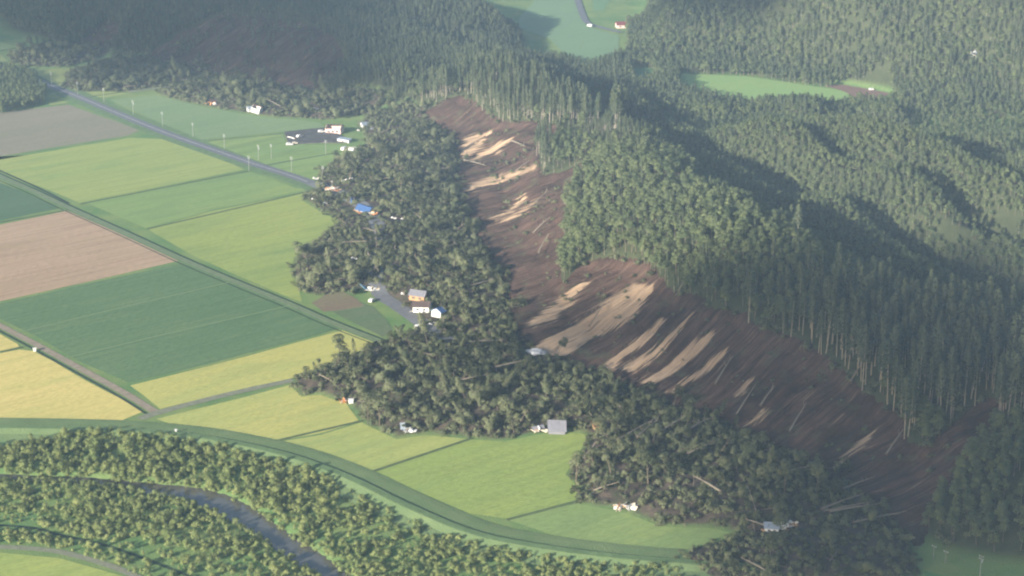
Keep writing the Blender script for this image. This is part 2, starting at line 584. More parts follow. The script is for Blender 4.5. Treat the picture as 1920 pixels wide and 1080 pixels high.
# ------------------------------------------------------------------ terrain meshes
def grid_mesh(name, xs, ys, keep, zz, attrs, mat, cut=None):
    ny, nx = zz.shape
    idx = np.full(zz.shape, -1)
    cells = keep[:-1, :-1] & keep[1:, :-1] & keep[:-1, 1:] & keep[1:, 1:]
    if cut is not None: cells &= ~cut
    used = np.zeros(zz.shape, bool)
    used[:-1, :-1] |= cells; used[1:, :-1] |= cells; used[:-1, 1:] |= cells; used[1:, 1:] |= cells
    idx[used] = np.arange(used.sum())
    gx_, gy_ = np.meshgrid(xs, ys)
    co = np.c_[gx_[used], gy_[used], zz[used]].astype(np.float32)
    a = idx[:-1, :-1][cells]; b = idx[:-1, 1:][cells]; c = idx[1:, 1:][cells]; d = idx[1:, :-1][cells]
    quads = np.c_[a, b, c, d].astype(np.int32)
    me = bpy.data.meshes.new(name)
    me.vertices.add(len(co)); me.vertices.foreach_set('co', co.ravel())
    me.loops.add(quads.size); me.loops.foreach_set('vertex_index', quads.ravel())
    me.polygons.add(len(quads))
    me.polygons.foreach_set('loop_start', np.arange(0, quads.size, 4, dtype=np.int32))
    me.polygons.foreach_set('use_smooth', np.ones(len(quads), bool))
    me.update(calc_edges=True)
    for k, v in attrs.items():
        at = me.attributes.new(k, 'FLOAT', 'POINT')
        at.data.foreach_set('value', v[used].astype(np.float32).ravel())
    me.materials.append(mat)
    o = bpy.data.objects.new(name, me)
    link(o)
    return o


mscar = inpoly(GX, GY, SCAR_W)
dscar = np.full(Z.shape, 999.0)
near = (GX > -90) & (GX < 260) & (GY > 560) & (GY < 1290)
dscar[near] = edgedist(GX[near], GY[near], SCAR_W)[0]
dscar = np.where(mscar, -dscar, dscar)                    # negative inside
mfar = np.zeros(Z.shape, bool)
for p in SCARF_W: mfar |= inpoly(GX, GY, p)
Zbase = Z.copy()
hillm = np.clip((Z - 1.0) / 2.0, 0, 1)
hillm[DEB > 0] = 0
debm = np.clip(DEB / 2.0, 0, 1)
dfar = np.zeros(Z.shape)
for p in SCARF_W[:2]:
    m_ = inpoly(GX, GY, p)
    dfar[m_] = np.maximum(dfar[m_], edgedist(GX[m_], GY[m_], p)[0])
Zt = Z - 5.0 * np.clip((-dscar + 1.5) / 2.2, 0, 1) - 4.0 * np.clip((dfar - 1.0) / 3.0, 0, 1)
terrain = grid_mesh('terrain', gx, gy, np.ones(Z.shape, bool), Zt, {'hill': hillm, 'debris': debm}, M_GROUND)
tag(terrain, kind='structure')

STREAKS = [
    [(985, 608), (1020, 580), (1060, 550), (1095, 525), (1104, 532), (1075, 565), (1040, 600), (1000, 614)],
    [(998, 655), (1015, 640), (1100, 590), (1150, 552), (1188, 530), (1222, 535), (1225, 547), (1190, 590), (1130, 632), (1060, 670), (1030, 674)],
    [(1125, 690), (1160, 660), (1200, 630), (1240, 598), (1254, 598), (1215, 640), (1170, 672), (1150, 694)],
    [(1165, 692), (1230, 650), (1270, 612), (1302, 580), (1284, 614), (1245, 657), (1190, 702)],
    [(1195, 717), (1240, 690), (1280, 660), (1310, 635), (1338, 621), (1332, 640), (1300, 672), (1260, 707), (1220, 724)],
    [(1250, 737), (1290, 705), (1330, 675), (1364, 652), (1352, 677), (1310, 712), (1265, 739)],
    [(1560, 874), (1590, 840), (1645, 800), (1632, 826), (1590, 857), (1575, 877)],
    [(1380, 742), (1400, 713), (1416, 709), (1397, 737)],
    [(863, 287), (870, 258), (900, 249), (922, 247), (907, 272), (880, 294), (866, 297)],
    [(873, 302), (900, 285), (940, 264), (960, 262), (937, 287), (900, 300), (880, 307)],
    [(866, 352), (900, 337), (960, 321), (1010, 305), (1004, 319), (950, 337), (890, 357), (870, 360)],
    [(918, 412), (945, 398), (985, 366), (990, 370), (955, 402), (930, 414)],
    [(940, 414), (980, 390), (1010, 374), (990, 396), (952, 414)],
    [(1395, 800), (1430, 772), (1446, 768), (1415, 796)]]
FOOT_S = []
for i in range(len(FOOT_W) - 1):                           # smooth, resampled foot line for the flow coordinate
    for k in range(8):
        f = k / 8
        FOOT_S.append(((1 - f) * FOOT_W[i][0] + f * FOOT_W[i + 1][0], (1 - f) * FOOT_W[i][1] + f * FOOT_W[i + 1][1]))
fs = np.array(FOOT_S)
for _ in range(60):
    fs[1:-1] = .25 * fs[:-2] + .5 * fs[1:-1] + .25 * fs[2:]
FOOT_S = [tuple(p) for p in fs[::2]]


def scar_mesh(name, poly, step, depth=1.7, streaks=True):
    pa = np.array(poly)
    xs = np.arange(pa[:, 0].min() - 8, pa[:, 0].max() + 8, step)
    ys = np.arange(pa[:, 1].min() - 8, pa[:, 1].max() + 8, step)
    sx, sy = np.meshgrid(xs, ys)
    ins = inpoly(sx, sy, poly)
    d, _ = edgedist(sx, sy, poly)
    d = np.where(ins, d, -d)
    keep = d > -5.0
    z = sample(Zbase, sx, sy)
    dist, arc = edgedist(sx, sy, FOOT_S, closed=False)
    cc = arc + fbm(sx / 30, sy / 30, 5, 2) * 5
    gul = fbm(cc / 5.0, dist / 60, 41, 3) * 3.0 + fbm(cc / 1.6, dist / 25, 43, 2) * .9 + fbm(sx / 3, sy / 3, 47, 2) * .8 + fbm(sx / 13, sy / 13, 49, 2) * 2.2
    inn = np.clip((d + .6) / 3.2, 0, 1)
    toe = np.clip((dist - 3) / 14, 0, 1)                     # the step is at the head, the toe runs out over the debris
    z = z - toe * (.35 + inn * depth) + inn * gul * (.35 + .65 * toe) + (1 - toe) * .35
    z = np.where(d < 0, z - .25 - (-d) * .5 * (1 - toe), z)
    pum = np.zeros(sx.shape)
    if streaks:
        u, v = project(sx, sy, z)
        for s in STREAKS:
            sb = np.array(s)
            m = (u > sb[:, 0].min() - 14) & (u < sb[:, 0].max() + 14) & (v > sb[:, 1].min() - 14) & (v < sb[:, 1].max() + 14)
            if not m.any(): continue
            dd, _ = edgedist(u[m], v[m], s)
            dd = np.where(inpoly(u[m], v[m], s), dd, -dd)
            pum[m] = np.maximum(pum[m], np.clip(.5 + dd / 16.0, 0, 1))
    o = grid_mesh(name, xs, ys, keep, z, {'contour': cc, 'down': dist, 'pumice': pum}, M_SOIL)
    tag(o, kind='structure')
    return o


scar_mesh('landslide_slope', SCAR_W, 0.8)
for p in SCARF_W[:2]:
    scar_mesh('landslide_slope', p, 1.6, 1.0, False)

bs = MB()
bs.add([(-1500, -250, -4), (1500, -250, -4), (1500, 3400, -4), (-1500, 3400, -4)], [(0, 1, 2, 3)])
tag(bs.build('ground', simple('plain', (.07, .10, .05), .3, .01)), kind='structure')


# ------------------------------------------------------------------ valley floor: fields, tracks, road, dike, river
def slab_poly(name, pts, z0, z1, mat):
    n = len(pts)
    area = sum(pts[i][0] * pts[(i + 1) % n][1] - pts[(i + 1) % n][0] * pts[i][1] for i in range(n))
    if area < 0: pts = pts[::-1]
    v = [(x, y, z1) for x, y in pts] + [(x, y, z0) for x, y in pts]
    f = [tuple(range(n))] + [((i + 1) % n, i, n + i, n + (i + 1) % n) for i in range(n)]
    o = mesh_obj(name, v, f, mat)
    tag(o, kind='structure')
    return o


def wdir(a, b):
    p, q = W(*a), W(*b)
    return (q[0] - p[0], q[1] - p[1])


ROWS = wdir((0, 567), (340, 490))
ROWS2 = wdir((100, 165), (580, 340))
YEL = dict(a=(.400, .350, .115), b=(.470, .385, .140), c=(.330, .330, .105))
FIELDS = [
    ('bare_field', [(-60, 219), (0, 211), (128, 196), (262, 244), (240, 254), (0, 293), (-60, 303)],
     dict(a=(.190, .185, .125), b=(.230, .205, .150), row=.2)),
    ('rice_field', [(-60, 309), (0, 299), (245, 258), (325, 262), (400, 290), (458, 318), (300, 350), (150, 380), (75, 350), (0, 322), (-60, 297)],
     dict(a=(.200, .255, .078), b=(.250, .272, .085), c=(.155, .225, .078))),
    ('bean_field', [(-60, 315), (0, 343), (60, 367), (112, 390), (0, 414), (-60, 427)], dict(a=(.070, .128, .066), b=(.085, .145, .076), row=.2)),
    ('ploughed_field', [(-60, 434), (0, 421), (128, 395), (235, 442), (338, 488), (250, 509), (100, 543), (0, 565), (-60, 579)],
     dict(a=(.350, .245, .160), b=(.410, .290, .195), c=(.330, .255, .150), row=.6, rowgap=2.2)),
    ('bean_field', [(-30, 576), (0, 569), (150, 535), (345, 492), (440, 532), (545, 576), (645, 614), (400, 680), (240, 718), (150, 678), (60, 627), (-30, 582)],
     dict(a=(.085, .152, .066), b=(.112, .180, .078), c=(.135, .195, .090), row=.35, rowgap=2.5)),
    ('rice_field', [(165, 381), (300, 354), (470, 322), (555, 352), (585, 356), (400, 392), (275, 428), (215, 402)],
     dict(a=(.135, .215, .072), b=(.190, .240, .075), c=(.120, .190, .072))),
    ('rice_field', [(278, 430), (400, 395), (588, 359), (566, 376), (600, 397), (640, 417), (600, 447), (552, 482), (545, 512), (562, 545), (565, 566), (520, 548), (445, 516), (360, 478)],
     dict(a=(.190, .245, .070), b=(.245, .275, .075), c=(.105, .165, .055), patch=.012)),
    ('rice_field', [(244, 723), (400, 684), (648, 618), (712, 640), (690, 652), (600, 690), (545, 709), (440, 733), (300, 766)],
     dict(a=(.320, .320, .100), b=(.375, .340, .105), c=(.260, .295, .095))),
    ('rice_field', [(-60, 668), (0, 662), (36, 655), (62, 658), (130, 695), (200, 735), (272, 770), (225, 790), (100, 792), (-60, 790)], dict(**YEL)),
    ('rice_field', [(-60, 640), (-20, 612), (0, 626), (32, 644), (37, 650), (0, 658), (-60, 665)], dict(**YEL)),
    ('rice_field', [(292, 785), (380, 764), (545, 722), (566, 744), (600, 740), (650, 757), (675, 790), (600, 812), (508, 828), (440, 815), (340, 800)],
     dict(a=(.295, .315, .098), b=(.355, .335, .105), c=(.240, .285, .095))),
    ('rice_field', [(510, 831), (600, 815), (678, 792), (700, 803), (745, 823), (800, 815), (880, 823), (800, 848), (700, 882), (640, 872), (560, 850)],
     dict(a=(.245, .290, .090), b=(.300, .310, .095), c=(.195, .255, .088))),
    ('rice_field', [(703, 885), (800, 851), (885, 824), (945, 828), (1000, 815), (1060, 808), (1105, 816), (1085, 850), (1062, 888), (1086, 915), (1078, 938), (1000, 960), (950, 972), (880, 962), (790, 925)],
     dict(a=(.185, .250, .070), b=(.235, .275, .075), c=(.150, .215, .070))),
    ('rice_field', [(957, 976), (1020, 958), (1080, 944), (1165, 959), (1240, 988), (1330, 990), (1388, 1001), (1290, 1032), (1200, 1037), (1080, 1018)],
     dict(a=(.160, .228, .080), b=(.195, .245, .082), c=(.140, .200, .076))),
    ('meadow', [(205, 187), (290, 178), (380, 200), (480, 218), (560, 225), (600, 230), (625, 258), (560, 246), (533, 247), (380, 262), (300, 230)],
     dict(a=(.130, .195, .090), b=(.160, .215, .098), row=.25)),
    ('meadow', [(390, 266), (530, 250), (536, 271), (640, 272), (665, 286), (645, 292), (600, 322), (590, 338), (500, 308)],
     dict(a=(.145, .220, .075), b=(.195, .245, .080), row=.6, rowgap=9, c=(.115, .190, .075))),
    ('rice_field', [(-60, 60), (0, 62), (55, 72), (72, 84), (20, 92), (-60, 102)], dict(a=(.150, .220, .080), b=(.190, .240, .085), row=.2)),
    ('rice_field', [(0, 100), (12, 112), (30, 124), (60, 130), (130, 128), (180, 116), (215, 106), (213, 109), (140, 130), (112, 160), (100, 155), (60, 135), (0, 116)],
     dict(a=(.185, .230, .080), b=(.240, .250, .085), row=.2)),
    ('rice_field', [(160, 172), (200, 171), (240, 175), (200, 183), (180, 181)], dict(a=(.185, .230, .080), b=(.220, .250, .085), row=.2)),
    ('meadow', [(92, 188), (124, 190), (128, 193), (92, 198)], dict(a=(.150, .200, .070), b=(.190, .220, .075), row=.2)),
    ('rice_field', [(-60, 1036), (0, 1036), (110, 1046), (190, 1068), (240, 1084), (240, 1120), (-60, 1120)],
     dict(a=(.215, .275, .075), b=(.275, .300, .080), c=(.180, .245, .075))),
    ('meadow', [(-60, 812), (120, 813), (60, 826), (-60, 850)], dict(a=(.115, .215, .095), b=(.140, .230, .100), row=.1)),
    ('bean_field', [(596, 570), (640, 552), (700, 575), (728, 602), (735, 618), (720, 632), (640, 594)], dict(a=(.095, .150, .070), b=(.150, .135, .090), row=.3)),
    ('meadow', [(1735, 1042), (1820, 1060), (1925, 1082), (1925, 1120), (1728, 1120)], dict(a=(.070, .155, .055), b=(.090, .175, .060), row=.1)),
    # valley behind the ridge
    ('rice_field', [(1278, 138), (1400, 143), (1500, 158), (1570, 168), (1610, 180), (1560, 190), (1440, 188), (1360, 190), (1270, 162)],
     dict(a=(.170, .270, .095), b=(.200, .285, .100), row=.1)),
    ('bare_earth', [(1545, 160), (1600, 158), (1660, 162), (1672, 174), (1640, 188), (1604, 182), (1580, 170)], dict(a=(.17, .105, .085), b=(.22, .15, .12), row=.1)),
    ('bare_earth', [(583, 568), (612, 552), (640, 545), (668, 560), (684, 574), (640, 582), (606, 584)], dict(a=(.17, .125, .085), b=(.17, .17, .09), row=.1, patch=.08)),
    ('rice_field', [(1180, 128), (1215, 126), (1232, 140), (1190, 146)], dict(a=(.100, .190, .090), b=(.110, .200, .095), row=.1)),
    ('rice_field', [(1010, -30), (1075, -30), (1080, 10), (1096, 44), (1120, 56), (1160, 66), (1160, 98), (1100, 112), (1060, 102), (1030, 72), (972, 52), (975, 30), (1000, 5)],
     dict(a=(.120, .190, .100), b=(.135, .205, .105), row=.1)),
    ('rice_field', [(1110, -30), (1165, -30), (1130, 20), (1112, 20)], dict(a=(.100, .180, .085), b=(.11, .19, .09), row=.1))]
for i, (nm, poly, kw) in enumerate(FIELDS):
    kw = dict(kw)
    low = .05 + .003 * i
    if nm in ('rice_field', 'meadow'):
        for kk in 'abc':
            if kk in kw: kw[kk] = tuple(x * 1.18 for x in kw[kk])
    pts = P0(poly, low)
    q = []                                                   # a little waver along the edges
    for k in range(len(pts)):
        a, b = Vector(pts[k]), Vector(pts[(k + 1) % len(pts)])
        m = max(1, int((b - a).length / 14))
        for j in range(m):
            p = a.lerp(b, j / m)
            q.append((p.x + R.uniform(-.35, .35), p.y + R.uniform(-.35, .35)))
    slab_poly(nm, q, low - .012, low, field_mat('crop_%02d' % i, kw.pop('a'), kw.pop('b'), ROWS, **kw))


def ribbon(name, px, w, z, mat, pts=None, z_of=None, kind='structure', parent=None, sub=6):
    base = [Vector(W(*p)) for p in px] if pts is None else [Vector(p) for p in pts]
    line = []
    n = len(base)
    for i in range(n - 1):                                   # Catmull-Rom
        p0, p1, p2, p3 = base[max(0, i - 1)], base[i], base[i + 1], base[min(n - 1, i + 2)]
        for k in range(sub):
            s = k / sub
            line.append(.5 * ((2 * p1) + (p2 - p0) * s + (2 * p0 - 5 * p1 + 4 * p2 - p3) * s * s + (3 * p1 - p0 - 3 * p2 + p3) * s ** 3))
    line.append(base[-1])
    prof = w if isinstance(w, (list, tuple)) else [(-w / 2, z), (w / 2, z)]
    v, f = [], []
    m = len(prof)
    for i, p in enumerate(line):
        d = (line[min(len(line) - 1, i + 1)] - line[max(0, i - 1)]).normalized()
        nr = Vector((-d.y, d.x))
        for off, h in prof:
            q = p + nr * off
            v.append((q.x, q.y, h if z_of is None else h + float(sample(z_of, q.x, q.y))))
    for i in range(len(line) - 1):
        for k in range(m - 1):
            f.append((i * m + k, (i + 1) * m + k, (i + 1) * m + k + 1, i * m + k + 1))
    o = mesh_obj(name, v, f, mat, parent)
    if kind: tag(o, kind=kind)
    return o


ROAD_PX = [(-40, 108), (0, 123), (80, 155), (150, 183), (240, 221), (320, 253), (400, 281), (480, 309), (540, 328), (592, 347), (640, 372), (690, 403), (706, 430),
           (716, 470), (704, 520), (712, 552), (745, 575), (790, 607), (840, 650)]
ribbon('road_verge', ROAD_PX[:11], [(-9, .08), (9, .08)], 0, M_VERGE)
ribbon('road', ROAD_PX, [(-3.6, .2), (3.6, .2)], 0, M_ROAD, z_of=np.maximum(Z, 0) * 1.0)
ribbon('road_line', ROAD_PX[:10], [(-.14, .23), (.14, .23)], 0, M_LINE, z_of=np.maximum(Z, 0) * 1.0)
ribbon('road', [(1700, 1030), (1760, 1042), (1820, 1052), (1860, 1062), (1960, 1086)], 6, .3, M_ROAD)
for k in range(7):
    ribbon('road_line', [(1782 + k * 18, 1039 + k * 4.6), (1792 + k * 18, 1041.6 + k * 4.6)], .25, .33, M_LINE)
TRK2 = [(-40, 313), (60, 357), (130, 390), (235, 437), (350, 490), (440, 528), (545, 571), (620, 604), (720, 643)]
ribbon('grass_track', TRK2, 5.5, .1, M_VERGE)
for off in (-1.1, .5):
    ribbon('wheel_rut', TRK2, [(off, .13), (off + .55, .13)], 0, M_GRAVEL)
ribbon('ditch', TRK2, [(1.9, .14), (3.0, .14)], 0, M_DITCH)
ribbon('ditch', [(-40, 303), (60, 347), (130, 382)], 1.4, .15, M_DITCH)
ribbon('ditch', TRK2, [(-4.6, .14), (-3.9, .14)], 0, M_DITCH)
TRK3 = [(-40, 590), (60, 642), (110, 669), (170, 702), (235, 738), (290, 772)]
ribbon('dirt_track', TRK3, 3.6, .12, M_DIRT)
ribbon('ditch', TRK3, [(-4.2, .13), (-2.9, .13)], 0, M_DITCH)
ribbon('gravel_path', [(262, 786), (290, 776), (370, 754), (460, 732), (550, 713)], 4.0, .13, M_GRAVEL)
for a, b in (((275, 430), (588, 357)), ((150, 383), (465, 321)), ((508, 829), (680, 789)), ((700, 884), (885, 822)), ((950, 975), (1085, 940)), ((0, 417), (128, 394)), ((0, 661), (42, 651)), ((390, 264), (620, 243)), ((500, 310), (640, 285)), ((1, 95), (75, 82)), ((160, 183), (330, 158))):
    ribbon('field_bank', [a, ((a[0] + b[0]) / 2, (a[1] + b[1]) / 2), b], [(-1.0, .05), (-.4, .3), (.4, .3), (1.0, .05)], 0, M_BANK)
for a, b in (((30, 625), (430, 530)), ((118, 673), (545, 573))):
    ribbon('tractor_line', [a, ((a[0] + b[0]) / 2, (a[1] + b[1]) / 2 - 1), b], .9, .17, simple('pale_row', (.17, .24, .11), .2))
ribbon('dirt_track', [(-40, 1024), (60, 1029), (120, 1037), (200, 1059), (262, 1084)], 3.0, .13, M_GRAVEL)
ribbon('ditch', [(-40, 983), (60, 990), (110, 1003), (190, 1021), (260, 1044), (330, 1071), (380, 1092)], 1.5, .13, M_DITCH)
ribbon('road', [(1075, -30), (1086, 10), (1100, 42), (1125, 52), (1165, 62)], 5, .5, M_ROAD, z_of=Z)
ribbon('farm_lane', [(240, 173), (300, 165), (355, 154)], 3.5, .3, M_GRAVEL, z_of=Z)
slab_poly('farmyard', P0([(533, 248), (608, 240), (640, 255), (652, 268), (600, 268), (541, 271)], .1), -.2, .56, simple('yard_mud', (.085, .082, .078), .35, .25, .9))
DIKE = [(-60, 799), (100, 801), (230, 805), (330, 813), (420, 826), (540, 853), (650, 893), (760, 946), (880, 996), (1000, 1022), (1150, 1042), (1300, 1054), (1440, 1062)]
ribbon('embankment', None, [(-11, .2), (-5.0, .6), (-1.6, 1.5), (1.6, 1.5), (2.6, .9), (9.0, .5), (12, .2)], 0, M_DIKE, pts=[W(u, v, 1.5) for u, v in DIKE])
ribbon('wheel_rut', None, [(-1.0, 1.56), (.9, 1.56)], 0, M_VERGE, pts=[W(u, v, 1.5) for u, v in DIKE])
slab_poly('river', P0(RIVER, -1.0), -3.5, -1.0, M_WATER)


# ------------------------------------------------------------------ trees
def leaf_quads(cent, nrm, size, rg):
    n = len(cent)
    soft = nrm + rg.normal(0, .16, (n, 3))                   # shading follows the rounded crown, the cards only roughen it
    soft /= np.linalg.norm(soft, axis=1)[:, None] + 1e-9
    nrm = nrm / (np.linalg.norm(nrm, axis=1)[:, None] + 1e-9) + rg.normal(0, .38, (n, 3))
    nrm /= np.linalg.norm(nrm, axis=1)[:, None] + 1e-9
    h = rg.normal(0, 1, (n, 3))
    t1 = np.cross(nrm, h); t1 /= np.linalg.norm(t1, axis=1)[:, None] + 1e-9
    t2 = np.cross(nrm, t1)
    s1 = (size * rg.uniform(.6, 1.25, n))[:, None]; s2 = (size * rg.uniform(.45, 1.0, n))[:, None]
    bend = nrm * (size * rg.uniform(-.25, .25, n))[:, None]
    v = np.stack([cent - t1 * s1, cent - t2 * s2 + bend, cent + t1 * s1, cent + t2 * s2 + bend], 1).reshape(-1, 3)
    f = np.arange(4 * n).reshape(-1, 4)
    flip = (nrm * np.cross(t1, t2)).sum(1) < 0
    f[flip] = f[flip][:, ::-1]
    return v, f, np.repeat(soft, 4, 0)


def conifer(h, seed, base=.40, rad=2.7, n=460, size=.44, blunt=.46):
    rg = np.random.default_rng(seed)
    s = rg.random(n) ** .85
    prof = rad * (np.clip(1 - s, 0, 1) ** blunt) * (.62 + .38 * np.sin(np.clip(s * 5, 0, 1) * 1.57)) + .22
    lop = 1 + .25 * np.sin(rg.uniform(0, 6.28) + s * 9)
    ang = rg.uniform(0, 2 * math.pi, n)
    rr = prof * lop * np.sqrt(rg.uniform(.15, 1, n))
    z = h * base + s * h * (1 - base) - rr * .25
    c = np.c_[rr * np.cos(ang), rr * np.sin(ang), z]
    nr = np.c_[np.cos(ang) * .7, np.sin(ang) * .7, np.full(n, .75)]
    return leaf_quads(c, nr, size, rg)


def broad(h, seed, rad=4.0, lobes=7, per=95, base=.30, size=.40):
    rg = np.random.default_rng(seed)
    cs, ns = [], []
    for k in range(lobes):
        a = rg.uniform(0, 6.28); q = math.sqrt(rg.uniform(0, 1)) * rad * .62 if k else 0
        lr = rad * rg.uniform(.38, .62)
        zc = h * (base + (1 - base) * (rg.uniform(.30, .78) if k else .78)) - q * .35
        zc = min(zc, h - lr * .75)
        lc = np.array([q * math.cos(a), q * math.sin(a), zc])
        d = rg.normal(0, 1, (per, 3)); d /= np.linalg.norm(d, axis=1)[:, None]
        d[:, 2] = np.where(d[:, 2] < -.35, -d[:, 2], d[:, 2])
        cs.append(lc + d * lr * rg.uniform(.72, 1.08, per)[:, None] * np.array([1, 1, .85]))
        ax = lc - np.array([0, 0, h * .5]); ax /= np.linalg.norm(ax) + 1e-6
        ns.append(d * .75 + ax * .35 + np.array([0, 0, .2]))
    return leaf_quads(np.concatenate(cs), np.concatenate(ns), size, rg)


def trunk(h, r, seed, limbs=0, top=.95, lean=.6, spread=2.0, base=.4):
    rg = random.Random(seed)
    mb = MB()
    pts = [Vector((0, 0, -1.5))]
    k = 4
    off = Vector((rg.uniform(-lean, lean), rg.uniform(-lean, lean), 0))
    for i in range(1, k + 1):
        f = i / k
        pts.append(Vector((off.x * f * f, off.y * f * f, h * top * f)))
    for i in range(k):
        mb.tube(pts[i], pts[i + 1], r * (1 - .8 * i / k), r * (1 - .8 * (i + 1) / k), 6)
    for i in range(limbs):
        a = rg.uniform(0, 6.28); z0 = h * rg.uniform(base * .8, .7)
        p = Vector((off.x * .3, off.y * .3, z0))
        mb.tube(p, p + Vector((math.cos(a) * spread, math.sin(a) * spread, h * .18)), r * .4, r * .12, 4)
    return mb


def me_from(name, v, f, mats, midx=None, nrm=None):
    me = bpy.data.meshes.new(name)
    me.from_pydata([tuple(map(float, p)) for p in v], [], [tuple(map(int, q)) for q in f])
    for m in mats: me.materials.append(m)
    if midx is not None: me.polygons.foreach_set('material_index', np.asarray(midx, np.int32))
    me.update()
    if nrm is not None:
        me.polygons.foreach_set('use_smooth', np.ones(len(me.polygons), bool))
        me.normals_split_custom_set_from_vertices([tuple(map(float, q)) for q in nrm])
        me.update()
    return me


class Proto:
    """crown mesh and trunk mesh of one tree form, and the two joined for the mass of the wood"""
    def __init__(s, name, crown, tr, leaf, brk):
        s.crown = me_from(name + '_crown', crown[0], crown[1], [leaf], None, crown[2])
        s.trunk = me_from(name + '_trunk', tr.v, tr.f, [brk])
        n = len(crown[0])
        v = [tuple(p) for p in crown[0]] + [tuple(p) for p in tr.v]
        f = [tuple(q) for q in crown[1]] + [tuple(i + n for i in q) for q in tr.f]
        s.whole = me_from(name, v, f, [leaf, brk], [0] * len(crown[1]) + [1] * len(tr.f), list(crown[2]) + [(0, 0, 0)] * len(tr.v))


CONI = [Proto('conifer_%d' % k, conifer(24, 100 + k, [.40, .46, .36, .5][k], [2.5, 2.8, 2.3, 2.9][k]), trunk(24, .25, k), M_CONIFER, M_BARK) for k in range(4)]
YNG = [Proto('young_conifer_%d' % k, conifer(13, 140 + k, [.12, .2, .1, .22][k], [2.3, 2.7, 2.1, 2.5][k], 330, .42, .36), trunk(13, .18, 80 + k), M_CONIFER, M_BARK) for k in range(4)]
BRD = [Proto('broadleaf_%d' % k, broad(15, 200 + k, [4.0, 4.6, 3.4, 4.2][k], [7, 8, 6, 9][k]), trunk(15, .28, 20 + k, 4, .75), M_BROAD, M_DARKBARK) for k in range(4)]
WIL = [Proto('willow_%d' % k, broad(7, 300 + k, [2.6, 3.1, 2.2, 3.4][k], [7, 8, 6, 9][k], 70, .04, .29), trunk(7, .12, 40 + k, 3, .6, .4, 1.0, .2), M_WILLOW, M_DARKBARK) for k in range(4)]
TORN = [Proto('torn_%d' % k, broad([14, 16, 12][k], 400 + k, [3.9, 4.4, 3.4][k], [7, 8, 6][k], 80, .36, .42), trunk([14, 16, 12][k], .26, 60 + k, 5, .8, .8, 2.4), M_TORN, M_DARKBARK) for k in range(3)] + \
       [Proto('torn_conifer', conifer(19, 420, .42, 2.3, 380), trunk(19, .20, 66), M_TORN, M_DARKBARK)]
SHR = [Proto('shrub_%d' % k, broad(2.4, 500 + k, [1.6, 2.0][k], 5, 36, .0, .24), trunk(2.0, .07, 70 + k, 2, .7, .2, .6, .1), M_WILLOW, M_DARKBARK) for k in range(2)]
BRU = [Proto('brush_%d' % k, broad(2.6, 520 + k, [2.3, 2.9][k], 6, 34, .0, .34), trunk(3.2, .10, 74 + k, 7, .9, 1.4, 2.4, .1), M_TORN, M_DARKBARK) for k in range(2)]

proto_cols = {}


def proto_collection(key, protos):
    if key not in proto_cols:
        col = bpy.data.collections.new(key)
        for k, p in enumerate(protos):
            o = bpy.data.objects.new('%s_%02d' % (key, k), p.whole)
            col.objects.link(o)
        proto_cols[key] = col
    return proto_cols[key]


def scatter(name, label, cat, key, protos, pts):
    """mass of plants: pts rows are x y z rx ry rz scale index"""
    pts = np.asarray(pts, float)
    me = bpy.data.meshes.new(name)
    me.vertices.add(len(pts)); me.vertices.foreach_set('co', pts[:, :3].astype(np.float32).ravel())
    a = me.attributes.new('rot', 'FLOAT_VECTOR', 'POINT'); a.data.foreach_set('vector', pts[:, 3:6].astype(np.float32).ravel())
    a = me.attributes.new('scl', 'FLOAT', 'POINT'); a.data.foreach_set('value', pts[:, 6].astype(np.float32))
    a = me.attributes.new('idx', 'INT', 'POINT'); a.data.foreach_set('value', pts[:, 7].astype(np.int32))
    o = link(bpy.data.objects.new(name, me))
    ng = bpy.data.node_groups.new(name, 'GeometryNodeTree')
    ng.interface.new_socket('Geometry', in_out='INPUT', socket_type='NodeSocketGeometry')
    ng.interface.new_socket('Geometry', in_out='OUTPUT', socket_type='NodeSocketGeometry')
    N = ng.nodes
    gi, go = N.new('NodeGroupInput'), N.new('NodeGroupOutput')
    ci = N.new('GeometryNodeCollectionInfo')
    ci.inputs['Collection'].default_value = proto_collection(key, protos)
    ci.inputs['Separate Children'].default_value = True
    ci.inputs['Reset Children'].default_value = True
    iop = N.new('GeometryNodeInstanceOnPoints')
    iop.inputs['Pick Instance'].default_value = True

    def named(nm, typ):
        q = N.new('GeometryNodeInputNamedAttribute'); q.data_type = typ; q.inputs['Name'].default_value = nm
        return next(x for x in q.outputs if x.enabled and x.name == 'Attribute')
    e2r = N.new('FunctionNodeEulerToRotation')
    L = ng.links
    L.new(named('rot', 'FLOAT_VECTOR'), e2r.inputs[0])
    L.new(gi.outputs[0], iop.inputs['Points']); L.new(ci.outputs[0], iop.inputs['Instance'])
    L.new(e2r.outputs[0], iop.inputs['Rotation'])
    L.new(named('scl', 'FLOAT'), iop.inputs['Scale']); L.new(named('idx', 'INT'), iop.inputs['Instance Index'])
    L.new(iop.outputs[0], go.inputs[0])
    md_ = o.modifiers.new('plants', 'NODES'); md_.node_group = ng
    tag(o, label, cat, kind='stuff')
    return o


def plant(name, p, proto, label, group):
    e = empty(name, p[:3], tuple(p[3:6]))
    s = float(p[6]); e.scale = (s, s, s)
    child('trunk', proto.trunk, e); child('crown', proto.crown, e)
    tag(e, label, 'tree', group)
    return e


def jitter(step, x0, x1, y0, y1, seed, amt=.42):
    rg = np.random.default_rng(seed)
    xs, ys = np.meshgrid(np.arange(x0, x1, step), np.arange(y0, y1, step))
    xs = xs + np.where((np.arange(xs.shape[0]) % 2 == 0)[:, None], 0, step / 2)
    return (xs + rg.uniform(-amt, amt, xs.shape) * step).ravel(), (ys + rg.uniform(-amt, amt, ys.shape) * step).ravel(), rg


